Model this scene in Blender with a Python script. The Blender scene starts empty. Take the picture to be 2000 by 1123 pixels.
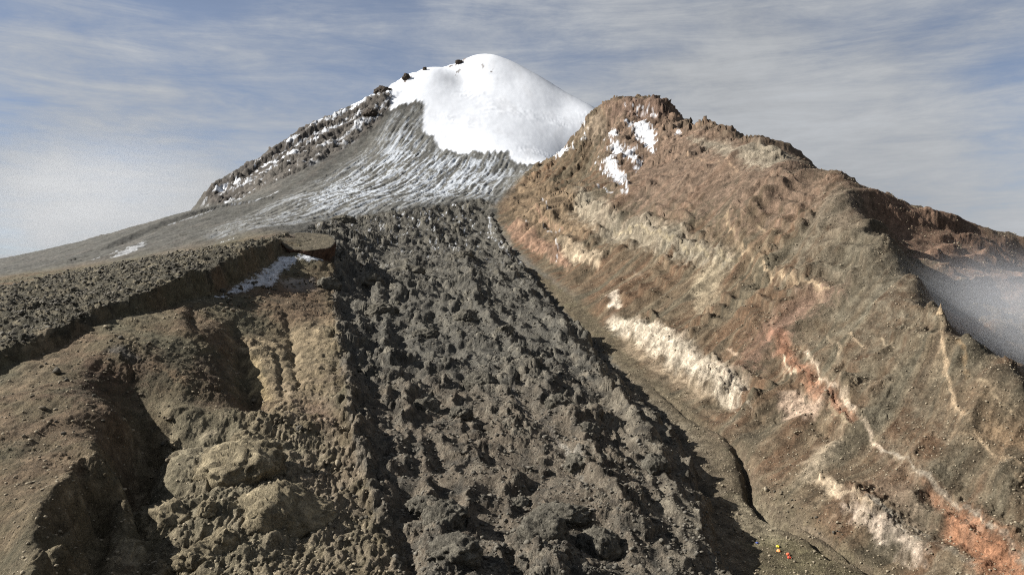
import bpy, math, random
import numpy as np
from mathutils import Vector, Matrix

# ---------------------------------------------------------------- camera, sky, sun, exposure
sc = bpy.context.scene
cam_data = bpy.data.cameras.new('camera')
cam = bpy.data.objects.new('camera', cam_data)
sc.collection.objects.link(cam)
cam.location = (0, 0, 0)                     # height 0 = the drone, about 125 m above the valley floor
cam.rotation_euler = (math.radians(90), 0, 0)
cam_data.sensor_width = 36.0
cam_data.lens = 28.0
cam_data.clip_start = 1.0
cam_data.clip_end = 120000.0
sc.camera = cam
sc.view_settings.view_transform = 'Standard'
sc.view_settings.look = 'None'
sc.view_settings.gamma = 1.0
sc.view_settings.use_curve_mapping = False
sc.view_settings.exposure = 1.25

SUN_EL, SUN_AZ = math.radians(33), math.radians(-88)   # azimuth clockwise from +y: the sun stands to the west
to_sun = Vector((math.sin(SUN_AZ) * math.cos(SUN_EL), math.cos(SUN_AZ) * math.cos(SUN_EL), math.sin(SUN_EL)))
sun_data = bpy.data.lights.new('sun', 'SUN')
sun_data.energy = 5.0
sun_data.angle = math.radians(0.53)
sun_data.color = (1.0, 0.97, 0.925)
sun = bpy.data.objects.new('sun', sun_data)
sun.rotation_euler = (-to_sun).to_track_quat('-Z', 'Y').to_euler()
sun.location = (-500, 0, 800)
sc.collection.objects.link(sun)

world = bpy.data.worlds.new('World')
sc.world = world
world.use_nodes = True
wt = world.node_tree
wt.nodes.clear()


def wn(t, **kw):
    n = wt.nodes.new(t)
    for k, v in kw.items():
        if k in n.inputs:
            n.inputs[k].default_value = v
        else:
            setattr(n, k, v)
    return n


w_out = wn('ShaderNodeOutputWorld')
sky = wn('ShaderNodeTexSky', sky_type='NISHITA', sun_disc=False, sun_elevation=SUN_EL, sun_rotation=SUN_AZ, altitude=4700.0, air_density=1.0, dust_density=0.3, ozone_density=1.5)
bg_sky = wn('ShaderNodeBackground', Strength=0.05)
wt.links.new(sky.outputs[0], bg_sky.inputs[0])
tc = wn('ShaderNodeTexCoord')
mp = wn('ShaderNodeMapping')
mp.inputs['Scale'].default_value = (1.0, 1.0, 2.4)
mp.inputs['Rotation'].default_value = (0.0, math.radians(-8), 0.0)
mp.inputs['Location'].default_value = (2.1, 0.4, 0.9)
wt.links.new(tc.outputs['Generated'], mp.inputs[0])
n1 = wn('ShaderNodeTexNoise', Scale=4.6, Detail=10.0, Roughness=0.64, Distortion=0.25)
n2 = wn('ShaderNodeTexNoise', Scale=1.5, Detail=3.0, Roughness=0.5, Distortion=0.2)
wt.links.new(mp.outputs[0], n1.inputs['Vector'])
wt.links.new(mp.outputs[0], n2.inputs['Vector'])
addn = wn('ShaderNodeMath', operation='MULTIPLY_ADD')
mp2 = wn('ShaderNodeMapping')
mp2.inputs['Scale'].default_value = (1.0, 1.0, 7.0)
mp2.inputs['Rotation'].default_value = (0.0, math.radians(9), 0.0)
wt.links.new(tc.outputs['Generated'], mp2.inputs[0])
n3w = wn('ShaderNodeTexNoise', Scale=5.5, Detail=10.0, Roughness=0.68, Distortion=0.4)
wt.links.new(mp2.outputs[0], n3w.inputs['Vector'])
two = wn('ShaderNodeMix', data_type='FLOAT')
two.inputs[0].default_value = 0.5
wt.links.new(n1.outputs[0], two.inputs[2])
wt.links.new(n3w.outputs[0], two.inputs[3])
wt.links.new(n2.outputs[0], addn.inputs[0])
addn.inputs[1].default_value = 0.9
wt.links.new(two.outputs[0], addn.inputs[2])
ramp = wn('ShaderNodeMapRange', interpolation_type='SMOOTHSTEP')
ramp.inputs['To Min'].default_value = 0.34
ramp.inputs['From Min'].default_value = 0.82
ramp.inputs['From Max'].default_value = 1.22
# cover thickens towards the horizon all the way round
sep = wn('ShaderNodeSeparateXYZ')
wt.links.new(tc.outputs['Generated'], sep.inputs[0])
hz = wn('ShaderNodeMapRange', interpolation_type='SMOOTHSTEP')
hz.inputs['From Min'].default_value = 0.42
hz.inputs['From Max'].default_value = -0.02
hz.inputs['To Max'].default_value = 0.24
wt.links.new(sep.outputs['Z'], hz.inputs[0])
addh = wn('ShaderNodeMath', operation='ADD')
wt.links.new(addn.outputs[0], addh.inputs[0])
wt.links.new(hz.outputs[0], addh.inputs[1])
wt.links.new(addh.outputs[0], ramp.inputs[0])
bg_cloud = wn('ShaderNodeBackground', Strength=1.0)
shade = wn('ShaderNodeMapRange')
shade.inputs['From Min'].default_value = 0.3
shade.inputs['From Max'].default_value = 0.7
shade.inputs['To Min'].default_value = 0.72
shade.inputs['To Max'].default_value = 1.18
wt.links.new(two.outputs[0], shade.inputs[0])
tone = wn('ShaderNodeVectorMath', operation='SCALE')
tone.inputs[0].default_value = (0.196, 0.204, 0.214)
wt.links.new(shade.outputs[0], tone.inputs['Scale'])
wt.links.new(tone.outputs[0], bg_cloud.inputs[0])
mix = wn('ShaderNodeMixShader')
wt.links.new(ramp.outputs[0], mix.inputs[0])
wt.links.new(bg_sky.outputs[0], mix.inputs[1])
wt.links.new(bg_cloud.outputs[0], mix.inputs[2])
wt.links.new(mix.outputs[0], w_out.inputs[0])

sc.cycles.use_denoising = False
sc.cycles.filter_width = 1.15
sc.cycles.max_bounces = 4
sc.cycles.diffuse_bounces = 1
sc.cycles.volume_bounces = 1

# ---------------------------------------------------------------- map data: metres, x east, y into the valley, z up
# surveyed spot heights (x, y, z)
SURVEY = [(166.7, 360.1, -129.98), (149.7, 388.1, -124.38), (140.4, 436.7, -114.67), (140.1, 495.1, -102.97), (130.7, 542.1, -93.57), (116.1, 622.7, -77.46), (103.4, 714.8, -59.04),
 (89.0, 838.8, -34.24), (58.7, 1014.9, 0.98), (33.3, 1150, 29.2), (0.0, 1290, 67.58), (-30.4, 1480, 123.21), (-17.2, 1780, 209.97), (39.3, 2040, 293.1), (88.9, 2230, 351.93),
 (114.0, 886.5, -4.84), (143.1, 742.0, -27.9), (154.8, 602.0, -61.34), (155.1, 536.0, -82.18), (163.3, 453.5, -98.68), (166.8, 399.2, -112.54), (180.5, 369.5, -118.41),
 (188.5, 345.0, -121.65), (205.7, 320.0, -115.51), (221.8, 348.5, -98.24), (214.8, 371.2, -95.1), (205.7, 400.0, -87.04), (206.7, 459.2, -70.41), (207.2, 537.2, -47.83),
 (206.4, 642.2, -15.9), (207.6, 807.5, 31.92), (186.0, 964.5, 69.13), (150.9, 1173.5, 121.83), (79.9, 1242.5, 97.05), (45.5, 1415.5, 146.96), (262.3, 741.8, 53.17), (252.0, 603.0, 4.46),
 (246.1, 510.5, -29.04), (237.8, 435.2, -52.74), (235.7, 386.0, -71.59), (250.2, 389.2, -59.68), (290.0, 751.8, 78.05), (260.1, 899.2, 104.92), (241.6, 1073.8, 152.89),
 (292.6, 910.2, 135.46), (323.9, 787.2, 111.08), (306.1, 690.0, 69.42), (291.6, 613.0, 35.27), (277.9, 543.8, 4.02), (267.4, 495.2, -20.22), (263.2, 455.0, -31.15), (261.3, 406.5, -45.86),
 (77.1, 2000, 313.06), (146.6, 1900, 349.93), (176.5, 1830, 378.21), (208.3, 1800, 412.51), (271.5, 1760, 424.84), (324.0, 1680, 385.01), (366.4, 1500, 311.94), (381.5, 1380, 265.69),
 (394.4, 1180, 207.46), (371.7, 980, 154.66), (341.5, 830, 119.25), (369.0, 820, 102.0), (442.8, 984.0, 97.1), (411.4, 800, 77.91), (493.7, 960.0, 68.81), (451.3, 780, 56.91),
 (541.5, 936.0, 44.22), (488.6, 760, 34.93), (586.3, 912.0, 18.47), (189.8, 1640, 275.69), (249.9, 1620, 303.57), (241.1, 1500, 223.23), (168.7, 1750, 260.43), (312.7, 1520, 284.83),
 (342.0, 1330, 232.13), (245.4, 1735, 386.46), (265.7, 2016.0, 371.29), (374.9, 2430.0, 244.47), (335.8, 1971.2, 387.12), (458.2, 2376.0, 268.06), (393.1, 1881.6, 346.54),
 (524.9, 2268.0, 228.17), (437.4, 1680.0, 273.77), (572.8, 2025.0, 160.77), (452.1, 1545.6, 228.02), (586.8, 1863.0, 119.16), (463.0, 1321.6, 172.89), (593.9, 1593.0, 75.27),
 (433.9, 1097.6, 123.83), (552.8, 1323.0, 38.7), (397.4, 929.6, 91.73), (504.2, 1120.5, 16.93), (325.4, 675, 48.38), (349.7, 640, 17.07), (366.4, 600, -14.85), (339.4, 660, 30.34),
 (373.2, 645, 8.91), (392.1, 610, -15.1), (342.5, 740, 76.83), (321.4, 703.8, 55.42), (306.2, 625.3, 21.27), (291.8, 554.6, -9.98), (280.8, 505.2, -34.22), (276.4, 464.1, -45.15),
 (274.4, 414.6, -59.86), (-82.3, 3200, 937.0), (-163.5, 3180, 922.97), (-211.9, 3140, 887.14), (-333.3, 3050, 840.14), (-398.2, 2950, 780.36), (-468.0, 2800, 686.68), (-538.1, 2700, 622.24),
 (-655.7, 2550, 517.18), (-724.5, 2450, 438.62), (-785.5, 2350, 360.3), (-831.8, 2270, 305.71), (-849.6, 2210, 263.53), (20.3, 3160, 886.69), (120.0, 3110, 818.68), (236.1, 3060, 734.71),
 (319.3, 3010, 672.39), (-87.4, 2720, 632.09), (84.2, 2620, 541.48), (183.2, 2850, 643.98), (225.6, 2700, 549.34), (-191.4, 2290, 407.04), (0.0, 2240, 373.67), (-281.2, 2430, 486.59),
 (-188.4, 2930, 756.23), (0.0, 2950, 761.39), (-378.0, 2450, 506.35), (-459.0, 2380, 445.98), (-522.0, 2320, 404.91), (-545.1, 2120, 329.12), (-564.1, 1950, 258.86), (-701.9, 2060, 237.7),
 (-790.4, 2120, 231.0), (-261.0, 2030, 302.1), (-392.4, 2180, 352.45), (-434.2, 1930, 262.4), (-316.8, 1760, 216.66), (-173.6, 1800, 221.59), (-61.7, 1920, 254.87), (-190.3, 1480, 151.75),
 (-273.8, 1420, 136.47), (-321.4, 1250, 105.67), (-385.7, 1500, 157.66), (-464.6, 1390, 121.97), (-513.9, 1230, 84.21), (-519.1, 1700, 191.79), (-579.8, 1640, 174.48),
 (-609.8, 1530, 148.02), (-643.5, 1430, 115.37), (-658.3, 1330, 85.93), (-672.1, 1230, 55.74), (-694.9, 1150, 34.38), (-713.6, 1110, 24.62), (-742.5, 1050, 7.76), (-508.5, 1130, 65.01),
 (-524.6, 960, 26.84), (-507.8, 790, 6.86), (-282.8, 1000, 71.68), (-340.8, 930, 51.12), (-351.0, 840, 33.21), (-380.6, 740, 14.98), (-398.6, 620, -2.59), (-80, 3600, 800), (0, 4500, 300),
 (400, 3400, 500), (700, 3000, 330), (1200, 2500, 50), (-1000, 2600, 230), (-1300, 2200, 80), (-1500, 1500, -20), (-1200, 3200, 250), (-1800, 4500, 0), (1800, 4500, 0), (-1000, 2200, 110),
 (-905, 2700, 320), (-745, 2900, 470), (-530, 3150, 640), (-370, 3450, 760), (150, 3500, 720), (1500, 1500, -100), (1000, 900, -120), (900, 1300, -60), (700, 1500, 50), (900, 2000, 30),
 (500, 2300, 200), (380, 2600, 430), (-900, 700, -30), (-900, 1100, 0), (120, 120, -150), (-120, 120, -160), (0, 120, -165), (60, 180, -150), (140, 180, -86), (190, 180, -60),
 (130, 120, -100), (-110, 200, -128), (-174.2, 271.0, -97.81), (-156.2, 253.1, -91.37), (-156.0, 295.9, -106.82), (-140.3, 303.1, -109.39), (-125.1, 299.5, -108.1), (-95.1, 295.9, -106.82),
 (-69.0, 306.6, -110.68), (-193.4, 300.9, -84.82), (-174.4, 288.6, -82.28), (-218.6, 340.0, -73.99), (-178.1, 311.3, -76.74), (-186.9, 346.2, -69.76), (-200.1, 399.1, -61.19),
 (-208.0, 455.6, -52.87), (-170.3, 327.0, -100.59), (-157.0, 334.6, -105.08), (-187.9, 384.5, -91.09), (-199.7, 425.5, -78.91), (-160.8, 333.5, -89.3), (-146.6, 340.3, -95.93),
 (-169.7, 394.0, -83.2), (-251.1, 390.6, -59.88), (-233.8, 404.2, -54.17), (-231.2, 467.1, -38.58), (-227.7, 506.1, -28.79), (-215.0, 557.3, -24.54), (-277.8, 432.1, -49.58),
 (-255.2, 467.1, -38.58), (-196.5, 470.4, -47.93), (-170.3, 441.5, -67.69), (-199.0, 552.8, -31.45), (-208.2, 622.9, -19.42), (-186.1, 658.0, -18.4), (-175.2, 592.4, -37.51),
 (-150.8, 533.3, -54.34), (-120.8, 469.8, -72.03), (-138.9, 600.0, -37.99), (-119.1, 514.7, -59.06), (-93.7, 404.7, -88.06), (-100.3, 346.6, -97.69), (-136.3, 385.5, -83.89),
 (-118.0, 333.8, -96.24), (-127.8, 414.2, -82.15), (-147.5, 458.8, -76.24), (-138.7, 359.5, -92.1), (-214.6, 814.4, 13.87), (-234.6, 760.3, 8.06), (-230.3, 628.4, -12.32),
 (-251.6, 521.8, -23.65), (-265.0, 458.1, -41.38), (-307.6, 478.5, -30.3), (-320.8, 499.1, -25.18), (-291.6, 504.0, -22.19), (-285.0, 554.2, -10.15), (-264.9, 634.0, 10.8),
 (-262.7, 785.9, 41.17), (-349.2, 603.5, -3.3), (-221.0, 859.3, 32.87), (-205.6, 927.1, 41.42), (-29.7, 306.6, -110.68), (0.2, 312.0, -112.61), (33.7, 315.5, -113.89),
 (69.0, 324.4, -117.11), (-36.4, 338.9, -104.23), (-4.4, 344.8, -106.05), (31.4, 348.7, -107.26), (69.2, 358.6, -110.29), (-44.3, 377.1, -96.59), (-9.5, 383.6, -98.27), (29.4, 388.0, -99.4),
 (70.4, 399.0, -102.21), (-54.4, 425.0, -87.01), (-16.7, 432.4, -88.53), (25.6, 437.3, -89.54), (70.0, 449.7, -92.07), (-67.9, 486.8, -74.64), (-27.5, 495.3, -75.94), (18.0, 501.0, -76.81),
 (65.6, 515.1, -78.98), (-87.1, 569.7, -58.05), (-45.0, 579.7, -59.06), (2.4, 586.3, -59.74), (51.8, 602.9, -61.43), (-114.6, 686.7, -34.65), (-70.8, 698.7, -35.26), (-21.4, 706.7, -35.66),
 (29.7, 726.7, -36.67), (-148.7, 837.1, -4.57), (-100.7, 851.7, -4.65), (-46.2, 861.5, -4.71), (9.8, 885.8, -4.84), (-193.0, 1030.6, 34.12), (-140.2, 1048.6, 34.71), (-80.1, 1060.6, 35.11),
 (-18.8, 1090.5, 36.1), (-241.1, 1250, 89.6), (-180.0, 1400, 125.55), (-99.0, 1540, 157.9), (-56.6, 1600, 174.34), (-120.5, 1250, 73.52), (-61.2, 1360, 93.11), (-270.0, 1200, 97.58)]
# cliffs, scarps, levees, gullies, domes: (kind, map line, heights, width, reach, edge wobble, wobble scale)
LANDFORMS = [('cliff', [(-292.2, 428.8), (-289.1, 449.8), (-277.7, 480.0), (-271.4, 514.9), (-267.4, 547.3), (-257.4, 597.5), (-249.0, 645.5), (-253.0, 756.9), (-252.8, 864.1)],
  [8.0, 9.0, 10.0, 10.0, 12.0, 18.0, 20.0, 20.0, 16.0], 6, 50, 5, 16),
 ('cliff', [(-590.1, 1080), (-608.8, 1230), (-616.5, 1370), (-597.8, 1500), (-565.7, 1600), (-521.5, 1690)], [3.0, 6.0, 7.0, 8.0, 8.0, 5.0], 16, 60, 2, 60),
 ('cliff',
  [(99.0, 342.3), (93.5, 346.3), (94.8, 383.0), (99.7, 413.6), (101.9, 459.5), (103.2, 501.9), (90.3, 585.4), (76.2, 696.9), (57.5, 813.2), (41.2, 915.0), (14.7, 1140), (-12.4, 1290),
   (-36.6, 1500)],
  [9.0, 12.0, 13.0, 15.0, 14.0, 13.0, 12.0, 12.0, 13.0, 13.0, 13.0, 12.0, 8.0], 9, 40, 8, 18),
 ('levee', [(-218.4, 984.6), (-180.9, 803.9), (-151.2, 681.8), (-123.9, 580.3), (-103.0, 500.6), (-88.2, 442.8), (-77.0, 406.2), (-61.9, 363.2), (-54.5, 339.2), (-44.3, 306.6)],
  [3.0, 5.0, 6.0, 8.0, 10.0, 12.0, 12.0, 9.0, 6.0, 4.0], 6, 16, 10, 14),
 ('step', [(-129.5, 199.5), (-156.2, 253.1), (-175.3, 290.7), (-179.8, 309.1), (-183.3, 327.7), (-187.8, 348.7), (-198.2, 387.8), (-201.9, 416.1), (-202.9, 435.3)],
  [40.0, 40.0, 40.0, 37.0, 36.0, 38.0, 38.0, 28.0, 0.0], 20, 60, 7, 24),
 ('ridge', [(-178.2, 326.1), (-172.8, 335.9), (-166.3, 344.9), (-158.7, 347.8)], [3.0, 8.0, 8.0, 2.0], 6, 1, 3, 12),
 ('gully', [(-205.6, 586.9), (-181.5, 532.8), (-159.0, 485.0), (-143.5, 450.9)], [6.0, 17.0, 19.0, 8.0], 11, 1, 3, 12),
 ('gully', [(-187.7, 657.5), (-158.4, 575.7), (-135.2, 500.6)], [2.0, 5.0, 4.0], 4, 1, 3, 12), ('gully', [(-167.1, 559.1), (-152.0, 525.4), (-141.4, 491.0)], [2.0, 4.0, 3.0], 3, 1, 3, 12),
 ('gully', [(-239.0, 597.6), (-223.2, 552.8), (-211.0, 533.8)], [3.0, 6.0, 3.0], 6, 1, 2, 12), ('ridge', [(-247.6, 606.5), (-228.1, 552.8), (-212.8, 521.4)], [2.0, 5.0, 3.0], 9, 1, 2, 12),
 ('ridge', [(-55.5, 1440), (-70.2, 1150), (-37.0, 821.2), (4.1, 633.7), (30.5, 526.9), (45.0, 437.3), (51.1, 369.4), (51.3, 319.1)], [2.0, 5.0, 6.0, 7.0, 7.0, 6.0, 6.0, 5.0], 7, 1, 9, 22),
 ('ridge', [(-221.8, 1150), (-147.2, 864.2), (-102.9, 653.2), (-68.6, 508.1), (-45.5, 416.7), (-28.8, 344.8), (-22.2, 313.8)], [2.0, 6.0, 6.0, 6.0, 5.0, 5.0, 4.0], 7, 1, 9, 22),
 ('ridge', [(18.4, 956.1), (45.9, 714.7), (69.9, 571.9), (81.5, 469.6), (82.1, 399.0), (75.4, 335.1)], [3.0, 5.0, 6.0, 6.0, 5.0, 4.0], 6, 1, 8, 20),
 ('gully', [(-108.0, 1200), (-74.7, 774.2), (-37.3, 579.7), (-11.9, 461.7), (2.4, 375.2), (8.1, 315.5)], [2.0, 4.0, 4.0, 4.0, 4.0, 3.0], 9, 1, 9, 22),
 ('gully', [(139.0, 508.8), (139.4, 492.8), (137.7, 465.8), (132.4, 442.8), (134.7, 419.2), (143.3, 398.0), (153.1, 372.0)], [3.0, 8.0, 10.0, 10.0, 9.0, 7.0, 6.0], 3.2, 1, 1.5, 8),
 ('gully', [(112.1, 622.7), (122.7, 561.5), (134.8, 524.1), (139.0, 508.8)], [2.0, 3.0, 3.0, 3.0], 2.2, 1, 1, 8),
 ('gully', [(141.9, 416.4), (151.6, 393.0), (163.5, 363.4)], [3.0, 5.0, 5.0], 2.4, 1, 1, 8),
 ('cliff', [(-1.8, 1409.0), (24.6, 1275.0), (52.7, 1171.5), (79.4, 1073.8)], [4.0, 9.0, 9.0, 4.0], 8, 25, 5, 14),
 ('cliff', [(23.7, 1473.0), (51.1, 1325.5), (79.2, 1231.5), (115.3, 1157.5)], [4.0, 9.0, 9.0, 4.0], 9, 25, 6, 14),
 ('cliff', [(87.0, 1503.2), (120.1, 1245.2), (148.3, 1098.5), (176.1, 944.8), (200.1, 841.2), (214.6, 758.8)], [6.0, 14.0, 16.0, 14.0, 12.0, 5.0], 14, 30, 9, 18),
 ('cliff', [(65.0, 1189.5), (85.8, 1112.0), (109.1, 998.8)], [5.0, 12.0, 6.0], 10, 22, 4, 14),
 ('cliff', [(241.2, 897.5), (228.0, 821.0), (224.3, 742.5), (220.6, 697.5), (228.2, 634.0), (238.8, 589.8)], [4.0, 7.0, 10.0, 12.0, 8.0, 3.0], 7, 20, 4, 12),
 ('cliff', [(100.1, 841.8), (117.8, 732.8), (134.4, 653.2), (148.8, 578.8), (158.1, 532.2)], [5.0, 12.0, 13.0, 14.0, 5.0], 14, 20, 5, 12),
 ('cliff', [(194.2, 604.2), (192.1, 563.8), (193.6, 523.8), (189.7, 461.0), (191.2, 431.0)], [4.0, 7.0, 8.0, 8.0, 4.0], 6, 16, 3, 10),
 ('cliff', [(206.9, 562.8), (201.6, 522.8), (198.9, 468.8), (196.8, 422.2)], [4.0, 6.0, 6.0, 3.0], 5, 14, 3, 10),
 ('cliff', [(166.6, 428.2), (167.4, 407.0), (171.7, 387.0), (177.4, 373.0), (185.8, 352.5)], [4.0, 8.0, 9.0, 8.0, 4.0], 6, 16, 3, 10),
 ('cliff', [(203.7, 425.2), (200.1, 394.0), (206.3, 371.0), (210.0, 342.0), (208.7, 321.5)], [3.0, 5.0, 6.0, 6.0, 5.0], 5, 14, 3, 10),
 ('ridge', [(264.2, 487.5), (244.1, 447.8), (231.1, 414.2), (228.1, 392.0), (232.1, 364.8)], [4.0, 4.0, 3.0, 3.0, 2.0], 4, 1, 3, 10),
 ('cliff', [(237.7, 1450), (266.1, 1380), (288.3, 1300)], [4.0, 14.0, 8.0], 12, 25, 6, 16),
 ('cliff', [(161.1, 1790), (195.6, 1690), (238.7, 1580), (252.4, 1540)], [10.0, 16.0, 16.0, 5.0], 14, 25, 6, 20),
 ('cliff', [(154.8, 1720), (169.7, 1600), (197.7, 1500), (222.2, 1440)], [8.0, 14.0, 14.0, 5.0], 14, 25, 6, 20),
 ('cliff', [(176.5, 1830), (211.7, 1780), (265.4, 1720), (309.5, 1660), (334.1, 1650)], [15.0, 30.0, 30.0, 28.0, 8.0], 22, 45, 8, 25),
 ('ridge', [(208.3, 1800), (261.0, 1765), (293.1, 1740), (327.4, 1670), (347.5, 1590), (372.8, 1450), (381.5, 1380), (394.4, 1180)], [8.0, 10.0, 10.0, 4.0, 5.0, 8.0, 3.0, 4.0], 22, 1, 10,
  30),
 ('ridge', [(-849.6, 2210), (-785.5, 2350), (-724.5, 2450), (-655.7, 2550), (-536.1, 2690), (-464.4, 2800), (-388.8, 2950)], [14.0, 18.0, 18.0, 14.0, 4.0, 16.0, 14.0], 34, 1, 14, 40),
 ('cliff', [(-812.8, 2180), (-742.5, 2310), (-656.1, 2430), (-571.5, 2540), (-501.4, 2600)], [16.0, 20.0, 20.0, 14.0, 6.0], 22, 60, 14, 40),
 ('ridge', [(-470.6, 2440), (-437.9, 2640), (-403.5, 2790)], [8.0, 16.0, 8.0], 26, 1, 14, 40), ('ridge', [(-240.7, 3120), (-192.4, 3150)], [8.0, 8.0], 18, 1, 8, 30),
 ('gully', [(317.2, 809.0), (283.8, 748.2), (254.7, 707.5), (228.9, 671.8), (205.5, 639.5)], [4.0, 14.0, 14.0, 8.0, 3.0], 26, 1, 6, 30),
 ('ridge', [(324.2, 925.2), (289.1, 864.8), (243.4, 805.5), (221.2, 782.0)], [4.0, 9.0, 8.0, 3.0], 20, 1, 6, 30),
 ('gully', [(237.9, 949.0), (195.0, 892.2), (165.8, 859.8)], [3.0, 6.0, 2.0], 20, 1, 6, 30), ('gully', [(276.0, 1590), (207.0, 1400), (192.4, 1330)], [6.0, 12.0, 4.0], 14, 1, 4, 20),
 ('ridge', [(66.3, 1031.8), (112.3, 1028.0), (136.4, 986.8)], [3.0, 6.0, 3.0], 10, 1, 4, 20)]
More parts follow.
